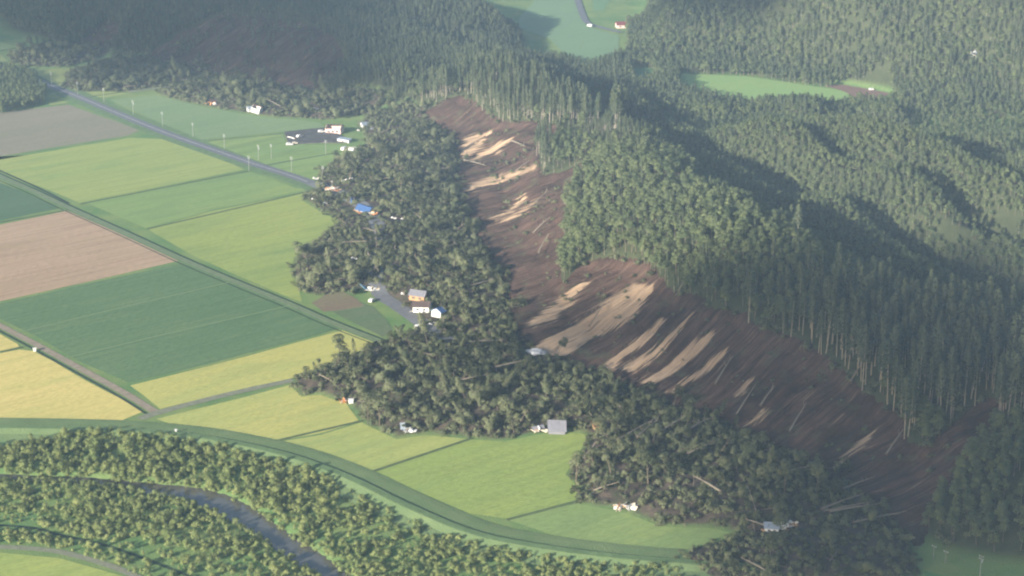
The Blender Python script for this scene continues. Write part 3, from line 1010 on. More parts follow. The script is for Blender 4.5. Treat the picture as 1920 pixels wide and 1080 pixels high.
# wrecks and buildings keep the view open in front of them: (u, v, half width m)
KEEP = [(395, 193, 5), (474, 207, 6), (600, 203, 4), (628, 246, 8), (646, 263, 6), (655, 279, 6), (684, 238, 5), (625, 352, 8), (605, 345, 6), (682, 388, 8), (742, 412, 4),
        (656, 485, 4), (694, 540, 6), (697, 563, 3), (755, 552, 2), (784, 556, 6), (792, 576, 7), (820, 588, 5), (786, 612, 3), (810, 606, 3), (650, 750, 5), (764, 803, 5),
        (1043, 800, 6), (1012, 806, 5), (1118, 802, 3), (1175, 950, 6), (1446, 988, 5), (1474, 982, 6), (700, 420, 5), (720, 562, 6), (750, 582, 6), (1002, 662, 6)]
KEEP_W = [W(u, v, 2.5) + (r * 1.15,) for u, v, r in KEEP]


def clear_of(x, y, reach=9.0):
    m = np.ones(len(x), bool)
    for kx, ky, r in KEEP_W:
        m &= ~((np.abs(x - kx) < r) & (y > ky - reach) & (y < ky + r * .6))
    return m


# standing forest on the hills ------------------------------------------------
fx, fy, rg = jitter(4.0, -470, 560, 560, 1780, 21)
bx2, by2, _ = jitter(2.9, -470, 560, 560, 1780, 22, .48)
BACKM = ((behind & (rd > 26)) | (GY > 1235)) * 1.0
k1 = sample(BACKM, fx, fy) < .5; k2 = sample(BACKM, bx2, by2) >= .5
fx, fy = np.r_[fx[k1], bx2[k2]], np.r_[fy[k1], by2[k2]]
fz = sample(Zt, fx, fy)
hz = sample(hillm, fx, fy)
fu, fv_ = project(fx, fy, fz + 12)
ds = sample(dscar, fx, fy); df = sample(np.where(mfar, 1.0, 0.0), fx, fy)
grove = inpoly(fx, fy, P0(GROVE))
vbot = sample(behind * 1.0, fx, fy) > .5
vu, vv_ = project(fx, fy, np.zeros(len(fx)))
vbot &= ~((vu > 1590) & (vv_ > 195) & (vv_ < 300) & (rg.random(len(fx)) < .45)) & ~((vu > 960) & (vu < 1175) & (vv_ < 112))  # scrub added on the right-hand open strip stands in for the hill's shadow
ok = ((hz > .75) | grove | vbot) & (ds > .6) & ((df < .5) | (rg.random(len(fx)) < .16)) & (fu > -140) & (fu < 2070) & (fv_ > -160) & (fv_ < 1260)
fdeb = sample(DEB, fx, fy)
ok &= fdeb < .3
for nm, poly, kw in FIELDS[-8:]:
    ok &= ~inpoly(fx, fy, P0(poly)) & ~inpoly(fx, fy + 9, P0(poly)) & ~inpoly(fx, fy + 20, P0(poly))
ok &= ~((fu > 1760) & (fv_ > 360) & (fv_ < 410) & (rg.random(len(fx)) < .75))      # grassy clearing behind the ridge
ok &= rg.random(len(fx)) < .95
fx, fy, fz, fu, fv_, ds = (q[ok] for q in (fx, fy, fz, fu, fv_, ds))
n = len(fx)
pb = np.full(n, .10)
pb = np.where((fu > 1040) & (fu < 1460) & (fv_ > 225) & (fv_ < 520), .70, pb)
pb = np.where((fu > 1735) & (fv_ > 740), 2.0, pb)
pb = np.where((fu > 1160) & (fv_ < 175), .6, pb)
pb = np.where((fu < 100) & (fv_ < 230), .9, pb)
pb = np.where((fu > 1200) & (fv_ > 175) & (fv_ < 560) & (pb < .3), .86, pb)
pb = np.clip(pb + fbm(fx / 60, fy / 60, 77, 2) * .5, 0, 1)
pb = np.where((fu > 1040) & (fu < 1440) & (fv_ > 260) & (fv_ < 480), .85, pb)
isb = rg.random(n) < pb
scl = rg.uniform(.76, 1.06, n) * (1 + fbm(fx / 25, fy / 25, 87, 2) * .4)
back = sample(BACKM, fx, fy) >= .5
scl = np.where(back & ~isb, scl * .56, scl)
scl = np.where(back & isb, scl * .44, scl)
scl = np.where(isb & ~back, scl * .66, scl)
scl = np.where(back & (fu > 1150) & (fv_ < 185), scl * 1.35, scl)
mid = ~back & (fu > 1030) & (fu < 1450) & (fv_ > 200) & (fv_ < 540)
scl = np.where(mid & ~isb, scl * .42, scl)
ramp_ = np.clip((fu - 1430) / 140, 0, 1)
scl = np.where(~back & ~isb & (fu >= 1430) & (fv_ < 640), scl * (.45 + .55 * ramp_), scl)
scl = np.where(~back & ~isb & (fu < 1130) & (fv_ < 300), scl * .72, scl)
tilt = rg.normal(0, .035, (n, 2))
fz = np.where(ds < 4, sample(Zbase, fx, fy) - .6, fz)
FOREST = np.c_[fx, fy, fz - .3, tilt, rg.uniform(0, 6.28, n), scl, rg.integers(0, 4, n)]
depth = fy * ct + (CAM_H - fz) * st
vis = (fu > -5) & (fu < 1925) & (fv_ < 1100)
front = vis & ~back & (ds < 20) & (fu > 800) & (fy < 1230)
sel_c = np.where(front & ~isb)[0]; sel_c = sel_c[np.argsort(depth[sel_c] + ds[sel_c] * 14)][:290]
sel_b = np.where(front & isb)[0]; sel_b = sel_b[np.argsort(depth[sel_b] + ds[sel_b] * 14)][:200]


def nearest(marks, u, v):
    return min(marks, key=lambda m: (m[0] - u) ** 2 + (1.4 * (m[1] - v)) ** 2)[2]


RIDGE_MARKS = [(860, 140, 'on the shady shoulder of the far knoll'), (930, 165, 'left of the middle of the far knoll'), (1000, 175, 'on the middle of the far knoll'),
               (1070, 195, 'on the sunny end of the far knoll'), (1060, 245, 'in the notch below the far knoll'), (1030, 295, 'on the spur tip above the orange streaks'),
               (1110, 285, 'on the spur behind the orange streaks'), (1090, 350, 'on the hollow of the wooded spur'), (1080, 430, 'on the flank of the wooded spur'),
               (1065, 500, 'on the spur tip left of the widest chute'), (1140, 460, 'behind the head of the left pale chute'), (1215, 480, 'at the head of the widest chute'),
               (1290, 530, 'above the first thin pale streak'), (1360, 560, 'above the forked pale streak'), (1430, 590, 'where the wall of tall trunks begins'),
               (1510, 620, 'in the wall of trunks above the dark soil'), (1580, 670, 'where the scarp edge bends downhill'), (1650, 740, 'on the treed tongue between two slides'),
               (1710, 790, 'at the tip of the treed tongue'), (1770, 750, 'above the last dark gully'), (1850, 700, 'above the last gully by the picture edge'),
               (1800, 860, 'in the dark wood across the last gully'), (1880, 830, 'in the dark wood by the picture edge'), (1780, 960, 'in the dark wood near the lower meadow'),
               (1880, 980, 'in the dark wood above the lower road')]


def ridge_place(u, v):
    return nearest(RIDGE_MARKS, u, v)


def hsize(s_, a_, b_):
    return 'short' if s_ < a_ else ('middling' if s_ < b_ else 'tall')


taken = np.zeros(n, bool)
for i in sel_c:
    taken[i] = True
    pl = ridge_place(fu[i], fv_[i])
    plant('conifer_tree', FOREST[i], CONI[int(FOREST[i, 7])], '%s conifer with a bare trunk %s' % (hsize(FOREST[i, 6], .72, .95), pl), '%s conifers %s' % (hsize(FOREST[i, 6], .72, .95), pl))
for i in sel_b:
    taken[i] = True
    pl = ridge_place(fu[i], fv_[i])
    plant('broadleaf_tree', FOREST[i], BRD[int(FOREST[i, 7])], '%s round-crowned tree %s' % (hsize(FOREST[i, 6], .75, .95), pl), '%s round-crowned trees %s' % (hsize(FOREST[i, 6], .75, .95), pl))
rest = ~taken
scatter('conifer_forest', 'dense conifer plantation along the top of the slides', 'forest', 'proto_conifer', CONI, FOREST[rest & ~isb & ~back])
scatter('young_forest', 'young conifer plantation on the hills behind the ridge', 'forest', 'proto_young', YNG, FOREST[rest & ~isb & back])
scatter('broadleaf_forest', 'mixed leafy woodland on the hills behind the slides', 'forest', 'proto_broadleaf', BRD, FOREST[rest & isb])

ux, uy, rg = jitter(3.4, -60, 240, 600, 1260, 25, .5)
us = sample(dscar, ux, uy)
ok = (us > -1.0) & (us < 16) & (sample(DEB, ux, uy) < .3) & (sample(hillm, ux, uy) > .6) & (rg.random(len(ux)) < .4)
ux, uy = ux[ok], uy[ok]
n = len(ux)
scatter('undergrowth', 'undergrowth of saplings between the trunks at the scarp', 'undergrowth', 'proto_brush', BRU,
        np.c_[ux, uy, sample(Zbase, ux, uy) - .4, rg.normal(0, .2, (n, 2)), rg.uniform(0, 6.28, n), rg.uniform(.3, 1.0, n), rg.integers(0, 2, n)])

# toppled trees in the debris ---------------------------------------------------
dx_, dy_, rg = jitter(3.7, -380, 180, 560, 1480, 33, .48)
dd = sample(DEB, dx_, dy_)
ok = (dd > 1.2)
keepp = .38 + .55 * (fbm(dx_ / 22, dy_ / 22, 91, 3) > -.06)
ok &= rg.random(len(dx_)) < keepp
ok &= sample(dscar, dx_, dy_) > 1.0
ok &= clear_of(dx_, dy_, 22)
dx_, dy_, dd = dx_[ok], dy_[ok], dd[ok]
dz_ = sample(Zt, dx_, dy_)
n = len(dx_)
ti = np.abs(rg.normal(0, .75, n)) + .2
ti = np.where(rg.random(n) < .50, rg.uniform(1.05, 1.5, n), ti)
az = rg.uniform(0, 6.28, n)
az = np.where(rg.random(n) < .5, math.radians(150) + rg.normal(0, .9, n), az)    # mostly thrown downslope
idx = rg.choice(4, n, p=[.3, .25, .27, .18])
sc_ = np.where(rg.random(n) < np.where(dy_ > 860, .16, .08), rg.uniform(.65, .95, n), rg.uniform(.24, .55, n)) * np.clip(.55 + dd / 14, .55, 1)
TOPP = np.c_[dx_, dy_, dz_ - rg.uniform(.2, 1.8, n), np.sin(az) * ti, -np.cos(az) * ti * -1, rg.uniform(0, 6.28, n), sc_, idx]
du, dv = project(dx_, dy_, dz_)
dep = dy_
order = np.argsort(dep / (sc_ + .15))
order = order[(du[order] > -5) & (du[order] < 1900) & (dv[order] < 1085)]
pickd = order[:290]


DEB_MARKS = [(600, 715, 'at the tip in the yellow field'), (660, 700, 'below the lone bent tree'), (700, 770, 'behind the orange timber wreck'), (770, 690, 'inside the middle lobe'),
             (780, 780, 'behind the torn grey sheets'), (870, 720, 'in the heart of the middle lobe'), (880, 800, 'along the field left of the barn'), (970, 760, 'behind the broken dark roof'),
             (1050, 740, 'behind the grey barn'), (1130, 730, 'below the thin pale streaks'), (1150, 830, 'right of the grey barn'), (1230, 780, 'below the forked pale streak'),
             (1120, 910, 'at the green field corner'), (1180, 900, 'above the orange house wreckage'), (1250, 940, 'right of the orange house wreckage'), (1290, 850, 'in the tangle below the dark soil'),
             (1380, 900, 'above the lower field tip'), (1400, 830, 'at the toe of the dark soil'), (1480, 920, 'behind the tan timber wreck'), (1420, 1040, 'below the blue-grey roof'),
             (1540, 1030, 'in the last tangle below the tan wreck'), (1600, 960, 'among the long stripped trunks'), (1660, 1040, 'in the last tangle beside the meadow'), (1320, 1060, 'at the end of the dike'),
             (840, 610, 'by the end of the buried road'), (920, 600, 'at the foot of the left pale chute'), (720, 480, 'around the red and white roof'), (600, 500, 'at the tip in the green field'),
             (740, 380, 'around the blue-roofed wreck'), (800, 300, 'below the orange streaks'), (880, 480, 'below the wooded spur')]


def debris_place(u, v):
    return nearest(DEB_MARKS, u, v)


tk = np.zeros(n, bool)
for i in pickd:
    tk[i] = True
    kind = 'leaning' if math.hypot(TOPP[i, 3], TOPP[i, 4]) < .75 else 'toppled'
    pl = debris_place(du[i], dv[i])
    plant('%s_tree' % kind, TOPP[i], TORN[int(TOPP[i, 7])], '%s %s tree swept down, %s' % (hsize(TOPP[i, 6], .38, .52), kind, pl), '%s %s trees %s' % (hsize(TOPP[i, 6], .38, .52), kind, pl))
scatter('toppled_wood', 'tangled mass of uprooted trees spread by the landslides', 'debris', 'proto_torn', TORN, TOPP[~tk])
bx_, by_, rg = jitter(3.1, -380, 180, 560, 1480, 35, .5)
bd = sample(DEB, bx_, by_)
ok = (bd > .3) & (rg.random(len(bx_)) < .8) & clear_of(bx_, by_, 4)
bx_, by_ = bx_[ok], by_[ok]
n = len(bx_)
scatter('debris_brush', 'broken branches and brush over the landslide mud', 'debris', 'proto_brush', BRU,
        np.c_[bx_, by_, sample(Zt, bx_, by_) - .3, rg.normal(0, .5, (n, 2)), rg.uniform(0, 6.28, n), rg.uniform(.35, .95, n), rg.integers(0, 2, n)])
# saplings and clods left on the bare slope
sx_, sy_, rg = jitter(3.6, -60, 230, 600, 1260, 37, .5)
sd = sample(dscar, sx_, sy_)
ok = (sd < -3) & (rg.random(len(sx_)) < .22 + fbm(sx_ / 15, sy_ / 15, 95, 2) * .7)
sx_, sy_ = sx_[ok], sy_[ok]
n = len(sx_)
scatter('slope_brush', 'scattered brush left on the bare landslide slope', 'brush', 'proto_brush', BRU,
        np.c_[sx_, sy_, sample(Zbase, sx_, sy_) - 2.2, rg.normal(0, .5, (n, 2)), rg.uniform(0, 6.28, n), rg.uniform(.15, .7, n), rg.integers(0, 2, n)])

# riverside trees ---------------------------------------------------------------
RV1 = [(-60, 852), (60, 828), (140, 813), (250, 815), (330, 824), (420, 842), (540, 872), (640, 910), (720, 955), (830, 1004), (960, 1036), (1100, 1056), (1260, 1066),
       (1320, 1100), (700, 1110), (650, 1064), (600, 1028), (540, 988), (480, 943), (430, 917), (380, 902), (300, 895), (180, 884), (60, 879), (-60, 875)]
RV2 = [(-60, 900), (60, 905), (140, 909), (240, 922), (330, 941), (390, 959), (430, 979), (480, 1010), (540, 1050), (600, 1092), (385, 1098), (330, 1066), (260, 1039), (190, 1016),
       (110, 998), (60, 985), (-60, 978)]
RV3 = [(-60, 990), (60, 996), (110, 1008), (190, 1028), (260, 1052), (330, 1080), (350, 1098), (280, 1098), (200, 1054), (120, 1030), (60, 1022), (-60, 1018)]
RV1 = RV1[:14] + [(720, 1110), (640, 1075), (590, 1040), (530, 1000), (470, 958), (420, 932), (370, 918), (300, 910), (180, 897), (60, 892), (-60, 888)]
RV2 = [(-60, 890), (60, 893), (140, 898), (240, 910), (330, 928), (390, 944), (430, 960), (480, 990), (540, 1030), (640, 1092)] + RV2[10:]
w1, w2, w3 = P0(RV1), P0(RV2), P0(RV3)
rx, ry, rg = jitter(2.3, -240, 120, 560, 860, 51, .5)
ru, rv = project(rx, ry, np.zeros(len(rx)))
driv = edgedist(rx, ry, RIVER_W)[0]
in1, in2, in3 = inpoly(rx, ry, w1), inpoly(rx, ry, w2), inpoly(rx, ry, w3)
cl = fbm(rx / 26, ry / 26, 61, 2)
p = np.where(in1, np.where(ru < 620, .78 + cl, .30 + cl * 1.6), 0) + np.where(in2, np.where(driv < 11, .9, .22 + np.clip(cl, 0, 1) * 1.2), 0) + np.where(in3, .10, 0)
p = np.where(in1 & (driv < 9) & (ru < 760), np.maximum(p, .8), p)
p = np.where((in1 | in2) & (driv < 7), .75, p)
ok = (rg.random(len(rx)) < p) & ~(inpoly(rx, ry, RIVER_W) & (driv > 1.8))
rx, ry, ru, rv, in3 = rx[ok], ry[ok], ru[ok], rv[ok], in3[ok]
n = len(rx)
s = (.22 + .55 * rg.random(n) ** 2.2) * np.where(inpoly(rx, ry, w2) & (edgedist(rx, ry, RIVER_W)[0] < 9), .62, 1) * np.where(ru > 640, .62, 1) * np.where(in3, .45, 1)
RIV = np.c_[rx, ry, sample(Zt, rx, ry) - .2, rg.normal(0, .08, (n, 2)), rg.uniform(0, 6.28, n), s, rg.integers(0, 4, n)]
vis = (ru > -5) & (ru < 1925) & (rv < 1095)
big = np.where(vis)[0]
big = big[np.argsort(-(s[big] * 1000 / np.hypot(rx[big], ry[big])))][:290]
RIV_MARKS = [(20, 850, 'by the small meadow at the picture edge'), (120, 835, 'below the yellow field on the dike side'), (230, 835, 'below the dike at the path junction'), (330, 850, 'just under the dike bend'),
             (120, 870, 'on the far bank where the river is hidden'), (260, 880, 'on the far bank above the first open water'), (430, 870, 'on the flat between dike and river bend'),
             (480, 920, 'on the far bank at the river bend'), (560, 900, 'below the dike beyond the river bend'), (600, 990, 'on the far bank downstream of the bend'), (680, 970, 'in rough grass below the dike'),
             (760, 1040, 'in rough grass near the bottom edge'), (900, 1050, 'in rough grass below the long dike'), (30, 925, 'on the near bank at the picture edge'), (150, 930, 'on the near bank facing the hidden water'),
             (270, 945, 'on the near bank at the first open water'), (380, 985, 'on the near bank inside the bend'), (470, 1040, 'on the near bank downstream of the bend'), (80, 970, 'in the meadow above the dark ditch'),
             (220, 1000, 'in the meadow between river and ditch'), (330, 1040, 'at the lower end of the ditch'), (540, 1075, 'on the near bank at the bottom edge'), (100, 1015, 'in the strip between ditch and path')]
tk = np.zeros(n, bool)
for i in big:
    tk[i] = True
    pl = nearest(RIV_MARKS, ru[i], rv[i])
    plant('willow_tree', RIV[i], WIL[int(RIV[i, 7])], '%s olive-green willow %s' % (hsize(RIV[i, 6], .45, .6), pl), '%s willows %s' % (hsize(RIV[i, 6], .45, .6), pl))
scatter('willow_thicket', 'thicket of small willows along the river banks', 'thicket', 'proto_willow', WIL, RIV[~tk])
qx, qy, rg = jitter(1.9, -240, 120, 560, 860, 53, .5)
qin = inpoly(qx, qy, w1) | inpoly(qx, qy, w2) | inpoly(qx, qy, w3)
ok = qin & ~(inpoly(qx, qy, RIVER_W) & (edgedist(qx, qy, RIVER_W)[0] > 2.2)) & (rg.random(len(qx)) < .5 + fbm(qx / 12, qy / 12, 65, 2) * 1.2)
qx, qy = qx[ok], qy[ok]
n = len(qx)
scatter('river_scrub', 'low scrub and reeds on the river flats', 'scrub', 'proto_shrub', SHR,
        np.c_[qx, qy, sample(Zt, qx, qy) - .1, rg.normal(0, .1, (n, 2)), rg.uniform(0, 6.28, n), rg.uniform(.4, 1.1, n), rg.integers(0, 2, n)])

# ------------------------------------------------------------------ buildings, wrecks, vehicles
PAL = {
    'white': simple('white_wall', (.64, .63, .60), .08), 'cream': simple('cream_wall', (.66, .58, .45), .1), 'pink': simple('pinkish_wall', (.60, .45, .40), .12),
    'wood': simple('splintered_wood', (.46, .28, .15), .25, 2.5), 'orange': simple('raw_timber', (.60, .27, .11), .25, 2.5),
    'blue': simple('blue_sheet_roof', (.060, .130, .30), .15, .8, .45, .5), 'skyblue': simple('pale_blue_roof', (.21, .36, .46), .15, .8, .45, .5),
    'grey': simple('grey_sheet_roof', (.20, .20, .225), .15, .8, .5, .4), 'bluegrey': simple('blue_grey_roof', (.25, .29, .34), .12, .8, .45, .5),
    'brown': simple('dark_brown_roof', (.085, .062, .055), .2, .8, .6, .3), 'red': simple('red_roof', (.17, .045, .042), .2, .8, .55, .35),
    'dark': simple('dark_void', (.020, .020, .022), .2), 'glass': simple('window_glass', (.035, .045, .055), .1, 1, .15, .5),
    'tyre': simple('tyre', (.02, .02, .02), .1), 'concrete': simple('pole_concrete', (.20, .21, .18), .12, .7), 'steel': simple('zinc_steel', (.42, .43, .44), .1, 1, .5, .4),
    'rock': simple('pale_rubble', (.52, .52, .53), .25, .8, .9), 'black': simple('black_trim', (.03, .03, .035), .1)}


def ground_z(x, y):
    return float(sample(Zt, x, y))


def place(u, v, lift=.6):
    z = 1.0
    for _ in range(8):
        x, y = W(u, v, z + lift)
        z = ground_z(x, y)
    return x, y


def house(label, u, v, L, D, h, yaw, roof, wall, tilt=(0, 0), rh=None, sink=0.0, group=None, boards=0, bmats=('white', 'wood'), name='house', lost=(), seed=1, flat=False, dz=0.0, win=2):
    """walls, gables, roof sheets, windows and torn boards around the base; lost = names of roof sheets that are gone"""
    rg = random.Random(seed * 31 + int(u))
    x, y = place(u, v)
    z = ground_z(x, y) - sink + dz
    e = empty(name, (x, y, z), (tilt[0], tilt[1], yaw))
    tag(e, label, 'house' if name in ('house', 'wrecked_house', 'farmhouse') else name.split('_')[-1], group)
    rh = rh if rh is not None else D * .28
    wl = PAL[wall]
    th = .18
    for sy in (-1, 1):
        MB().box((0, sy * (D / 2 - th / 2), h / 2), (L, th, h)).build('wall', wl, e)
        for k in range(win):
            wx = (-.5 + (k + .5) / max(1, win)) * L * .85
            wd = MB().box((wx, sy * (D / 2 + .02), h * .52), (L * .16, .08, h * .36)).build('window', PAL['glass'], e)
            MB().box((wx, sy * (D / 2 + .06), h * .52), (.06, .06, h * .36)).build('mullion', PAL['white'], wd)
    for sx in (-1, 1):
        X = sx * (L / 2 - th / 2)
        q = MB().box((X, 0, h / 2), (th, D - 2 * th - .02, h))
        if not flat:
            q.add([(X - th / 2, -D / 2, h), (X + th / 2, -D / 2, h), (X + th / 2, D / 2, h), (X - th / 2, D / 2, h), (X - th / 2, 0, h + rh - .06), (X + th / 2, 0, h + rh - .06)],
                  [(0, 1, 5, 4), (1, 2, 5), (2, 3, 4, 5), (3, 0, 4)])
        q.build('wall', wl, e)
    ov = .45
    if flat:
        MB().box((0, 0, h + .12), (L + ov, D + ov, .2)).build('roof', PAL[roof], e)
    else:
        for nm, sy in (('near', -1), ('far', 1)):
            if nm in lost: continue
            y1 = sy * (D / 2 + ov); z1 = h - rh * ov / (D / 2)
            quad = [(-L / 2 - ov, y1, z1), (L / 2 + ov, y1, z1), (L / 2 + ov, 0, h + rh), (-L / 2 - ov, 0, h + rh)]
            if sy > 0: quad = [quad[1], quad[0], quad[3], quad[2]]
            rp = MB().slab(quad, .14).build('roof_sheet', PAL[roof], e)
            rb = MB()
            nr = max(3, int(L / 1.1))
            for k in range(nr + 1):
                xx = -L / 2 - ov + (L + 2 * ov) * k / nr
                rb.tube((xx, y1, z1 + .2), (xx, sy * .1, h + rh + .18), .05, .05, 4)
            rb.build('roof_seam', PAL[roof], rp)
        MB().box((0, 0, h + rh + .14), (L + 2 * ov, .35, .16)).build('ridge_cap', PAL[roof], e)
    for k in range(boards):
        a = rg.uniform(0, 6.28); r = rg.uniform(.45, .8)
        p = (math.cos(a) * r * L * .75, math.sin(a) * r * D * .8 - D * .25, rg.uniform(.2, h * .5) + sink)
        rot = Matrix.Rotation(rg.uniform(0, 6.28), 3, 'Z') @ Matrix.Rotation(rg.uniform(-.9, .9), 3, 'X') @ Matrix.Rotation(rg.uniform(-.5, .5), 3, 'Y')
        MB().box(p, (rg.uniform(.9, 2.8), rg.uniform(.3, 1.3), .08), rot).build('board', PAL[rg.choice(bmats)], e)
    return e


def heap(label, u, v, L, D, h, mats, n, name='wreckage', seed=1, sheets=()):
    """collapsed building: leaning panels, beams and torn sheets over a dark hollow"""
    rg = random.Random(seed * 77 + int(u))
    x, y = place(u, v)
    e = empty(name, (x, y, ground_z(x, y)))
    tag(e, label, 'wreck')
    for k in range(n):
        a = rg.uniform(0, 6.28); r = math.sqrt(rg.random())
        fx_, fy_ = math.cos(a) * r, math.sin(a) * r
        hh = h * (1 - r * .75)
        rot = Matrix.Rotation(rg.uniform(0, 6.28), 3, 'Z') @ Matrix.Rotation(rg.gauss(0, .75), 3, 'X')
        if rg.random() < .62:
            d = (rg.uniform(1.0, 2.6), rg.uniform(.7, 1.9), .1); nm = 'panel'
        else:
            d = (rg.uniform(1.8, 4.2), .22, .18); nm = 'beam'
        MB().box((fx_ * L / 2, fy_ * D / 2, rg.uniform(.25, .9) * hh + .2), d, rot).build(nm, PAL[rg.choice(mats)], e)
    for (px, py, pz, sx, sy, rx_, ry_, rz, m) in sheets:
        rot = Matrix.Rotation(rz, 3, 'Z') @ Matrix.Rotation(ry_, 3, 'Y') @ Matrix.Rotation(rx_, 3, 'X')
        rs = MB().box((px, py, pz), (sx, sy, .12), rot).build('roof_sheet', PAL[m], e)
        q = MB()
        for k in range(max(3, int(sx / 1.0)) + 1):
            off = Vector((-sx / 2 + sx * k / max(3, int(sx / 1.0)), 0, .09))
            q.box(Vector((px, py, pz)) + rot @ off, (.1, sy, .08), rot)
        q.build('roof_seam', PAL[m], rs)
    return e


def car(label, u, v, yaw, colr='white', van=False, tilt=(0, 0), scale=1.0, name='car', zz=None):
    x, y = place(u, v)
    e = empty(name, (x, y, (ground_z(x, y) + .25) if zz is None else zz), (tilt[0], tilt[1], yaw))
    e.scale = (scale,) * 3
    tag(e, label, 'van' if van else 'car')
    L, Wd = (4.6, 1.8) if van else (4.0, 1.65)
    hh = 1.9 if van else 1.42
    m = PAL[colr]
    prof = [(-L / 2, .35), (L / 2, .35), (L / 2, .85), (L / 2 - .5, .95), (L / 2 - 1.0, hh) if van else (L / 2 - 1.5, hh), (-L / 2 + (.1 if van else .6), hh), (-L / 2, .95)]
    n = len(prof)
    vv = [(px, -Wd / 2, pz) for px, pz in prof] + [(px, Wd / 2, pz) for px, pz in prof]
    ff = [tuple(range(n - 1, -1, -1)) and tuple(range(n)), tuple(range(2 * n - 1, n - 1, -1))] + [((i + 1) % n, i, n + i, n + (i + 1) % n) for i in range(n)]
    MB().add(vv, ff).build('body', m, e)
    for sy in (-1, 1):
        MB().box((-.1 if not van else .1, sy * (Wd / 2 + .005), hh - .32), (L * .5, .03, .38)).build('side_window', PAL['glass'], e)
        for sx in (-1, 1):
            w = MB().tube((sx * L * .31, sy * (Wd / 2 - .2), .33), (sx * L * .31, sy * (Wd / 2 + .03), .33), .33, .33, 10).build('wheel', PAL['tyre'], e)
            MB().tube((sx * L * .31, sy * (Wd / 2), .33), (sx * L * .31, sy * (Wd / 2 + .045), .33), .18, .18, 8).build('hub', PAL['steel'], w)
    a, b = prof[3], prof[4]
    nv = Vector((b[1] - a[1], 0, a[0] - b[0])).normalized() * .02
    q0, q1 = Vector((a[0], 0, a[1])).lerp(Vector((b[0], 0, b[1])), .12) + nv, Vector((a[0], 0, a[1])).lerp(Vector((b[0], 0, b[1])), .88) + nv
    yw = Wd / 2 - .12
    MB().add([(q0.x, -yw, q0.z), (q0.x, yw, q0.z), (q1.x, yw, q1.z), (q1.x, -yw, q1.z)], [(0, 1, 2, 3)]).build('windscreen', PAL['glass'], e)
    return e


def sheet(label, u, v, sx, sy, m, lift=.5, rot=(0.3, .1, 0), name='metal_sheet'):
    x, y = place(u, v)
    e = empty(name, (x, y, ground_z(x, y) + lift), rot)
    tag(e, label, 'debris')
    q = MB()
    n = max(3, int(sx / .5))
    vv, ff = [], []
    for k in range(n + 1):                                   # crumpled sheet with a fold in each rib
        xx = -sx / 2 + sx * k / n
        zz = .12 * (k % 2) + .25 * math.sin(k * 1.3)
        vv += [(xx, -sy / 2, zz), (xx + .1, 0, zz + .2), (xx, sy / 2, zz - .05)]
    for k in range(n):
        for j in range(2):
            ff.append((k * 3 + j, k * 3 + 3 + j, k * 3 + 4 + j, k * 3 + 1 + j))
    o = q.add(vv, ff).build('sheet', PAL[m], e)
    sd = o.modifiers.new('thick', 'SOLIDIFY'); sd.thickness = .06
    MB().box((sx * .3, 0, .35), (.12, sy * 1.15, .12)).build('batten', PAL['wood'], e)
    return e


heap('heap of orange timber and pale boards at the far field edge', 395, 194, 6.5, 4, 2.6, ('orange', 'white', 'wood', 'brown'), 20, seed=1,
     sheets=[(1.2, 1.8, 2.0, 5, 3, .35, .1, .2, 'brown')])
house('small grey-roofed shed half buried beside the white tilted house', 469, 206, 3.6, 3.2, 2.0, .4, 'bluegrey', 'white', (.06, .08), name='farm_shed', sink=.4)
house('tilted white-walled house with a red-edged roof at the far field edge', 481, 209, 5.5, 4.2, 3.0, -.35, 'red', 'white', (.10, .18), lost=('near',), boards=6, bmats=('white', 'white', 'red'), name='wrecked_house', seed=2)
house('pinkish collapsed farmhouse with a dark red-brown roof behind the farmyard', 628, 247, 9.5, 6, 3.2, -.30, 'brown', 'pink', (.05, -.06), boards=14, bmats=('pink', 'white', 'cream'), name='farmhouse', lost=('near',), seed=3, win=3)
house('long shed with a flat blue-grey roof below the pinkish farmhouse', 646, 264, 7.5, 3.6, 1.8, -.45, 'bluegrey', 'white', (.06, .04), flat=True, name='farm_shed', win=1)
heap('white roof folded into a V beside the pale-walled shed', 657, 281, 6, 4, 1.5, ('white', 'cream', 'white'), 10, seed=4,
     sheets=[(-.6, -.6, 1.2, 5.0, 2.0, .45, 0, -.25, 'white'), (.6, 1.3, 1.6, 5.2, 1.7, -.55, 0, .05, 'white')])
car('white van parked beside the folded white roof', 645, 280, 1.2, van=True)
car('white car beside the pinkish farmhouse', 603, 247, .3)
sheet('long narrow white strip lying at the left end of the farmyard', 546, 259, 1.0, 6.5, 'white', .75, (0, 0, .75), name='wall_strip')
car('white car standing in the middle of the dark farmyard', 562, 257, .8, zz=.6)
car('white car on the grass just outside the farmyard', 543, 271, .1)
car('small pale car on the grass beside the farmyard edge', 553, 268.5, .1, 'cream', scale=.8)
house('grey-roofed shed standing alone against the debris above the farm', 683, 237, 4.2, 3.4, 2.2, .5, 'bluegrey', 'white', (.1, .1), name='farm_shed')
sheet('white crumpled sheet left of the lone grey shed', 672, 244, 1.6, 1.6, 'white')
sheet('grey crumpled sheet right of the lone grey shed', 698, 241, 2.0, 1.6, 'bluegrey')
sheet('pair of white boards at the wood edge above the lane', 592, 204, 3.0, 1.4, 'white', .6)
heap('pale and orange splintered boards where the debris covers the road', 626, 355, 8.5, 6, 3.0, ('white', 'pink', 'orange', 'cream', 'orange', 'wood'), 34, seed=5)
car('white car caught at the end of the open road', 607, 348, .5, tilt=(.1, 0))
sheet('white panel lying beside the road end', 592, 334, 3.2, 1.8, 'white', .5)
sheet('long white sheet draped over the debris behind the splintered boards', 650, 340, 6.5, 1.1, 'white', 1.6, (.1, -.2, .35))
sheet('white scrap on the mud in front of the road end', 588, 373, 2.4, 1.2, 'white', .5)
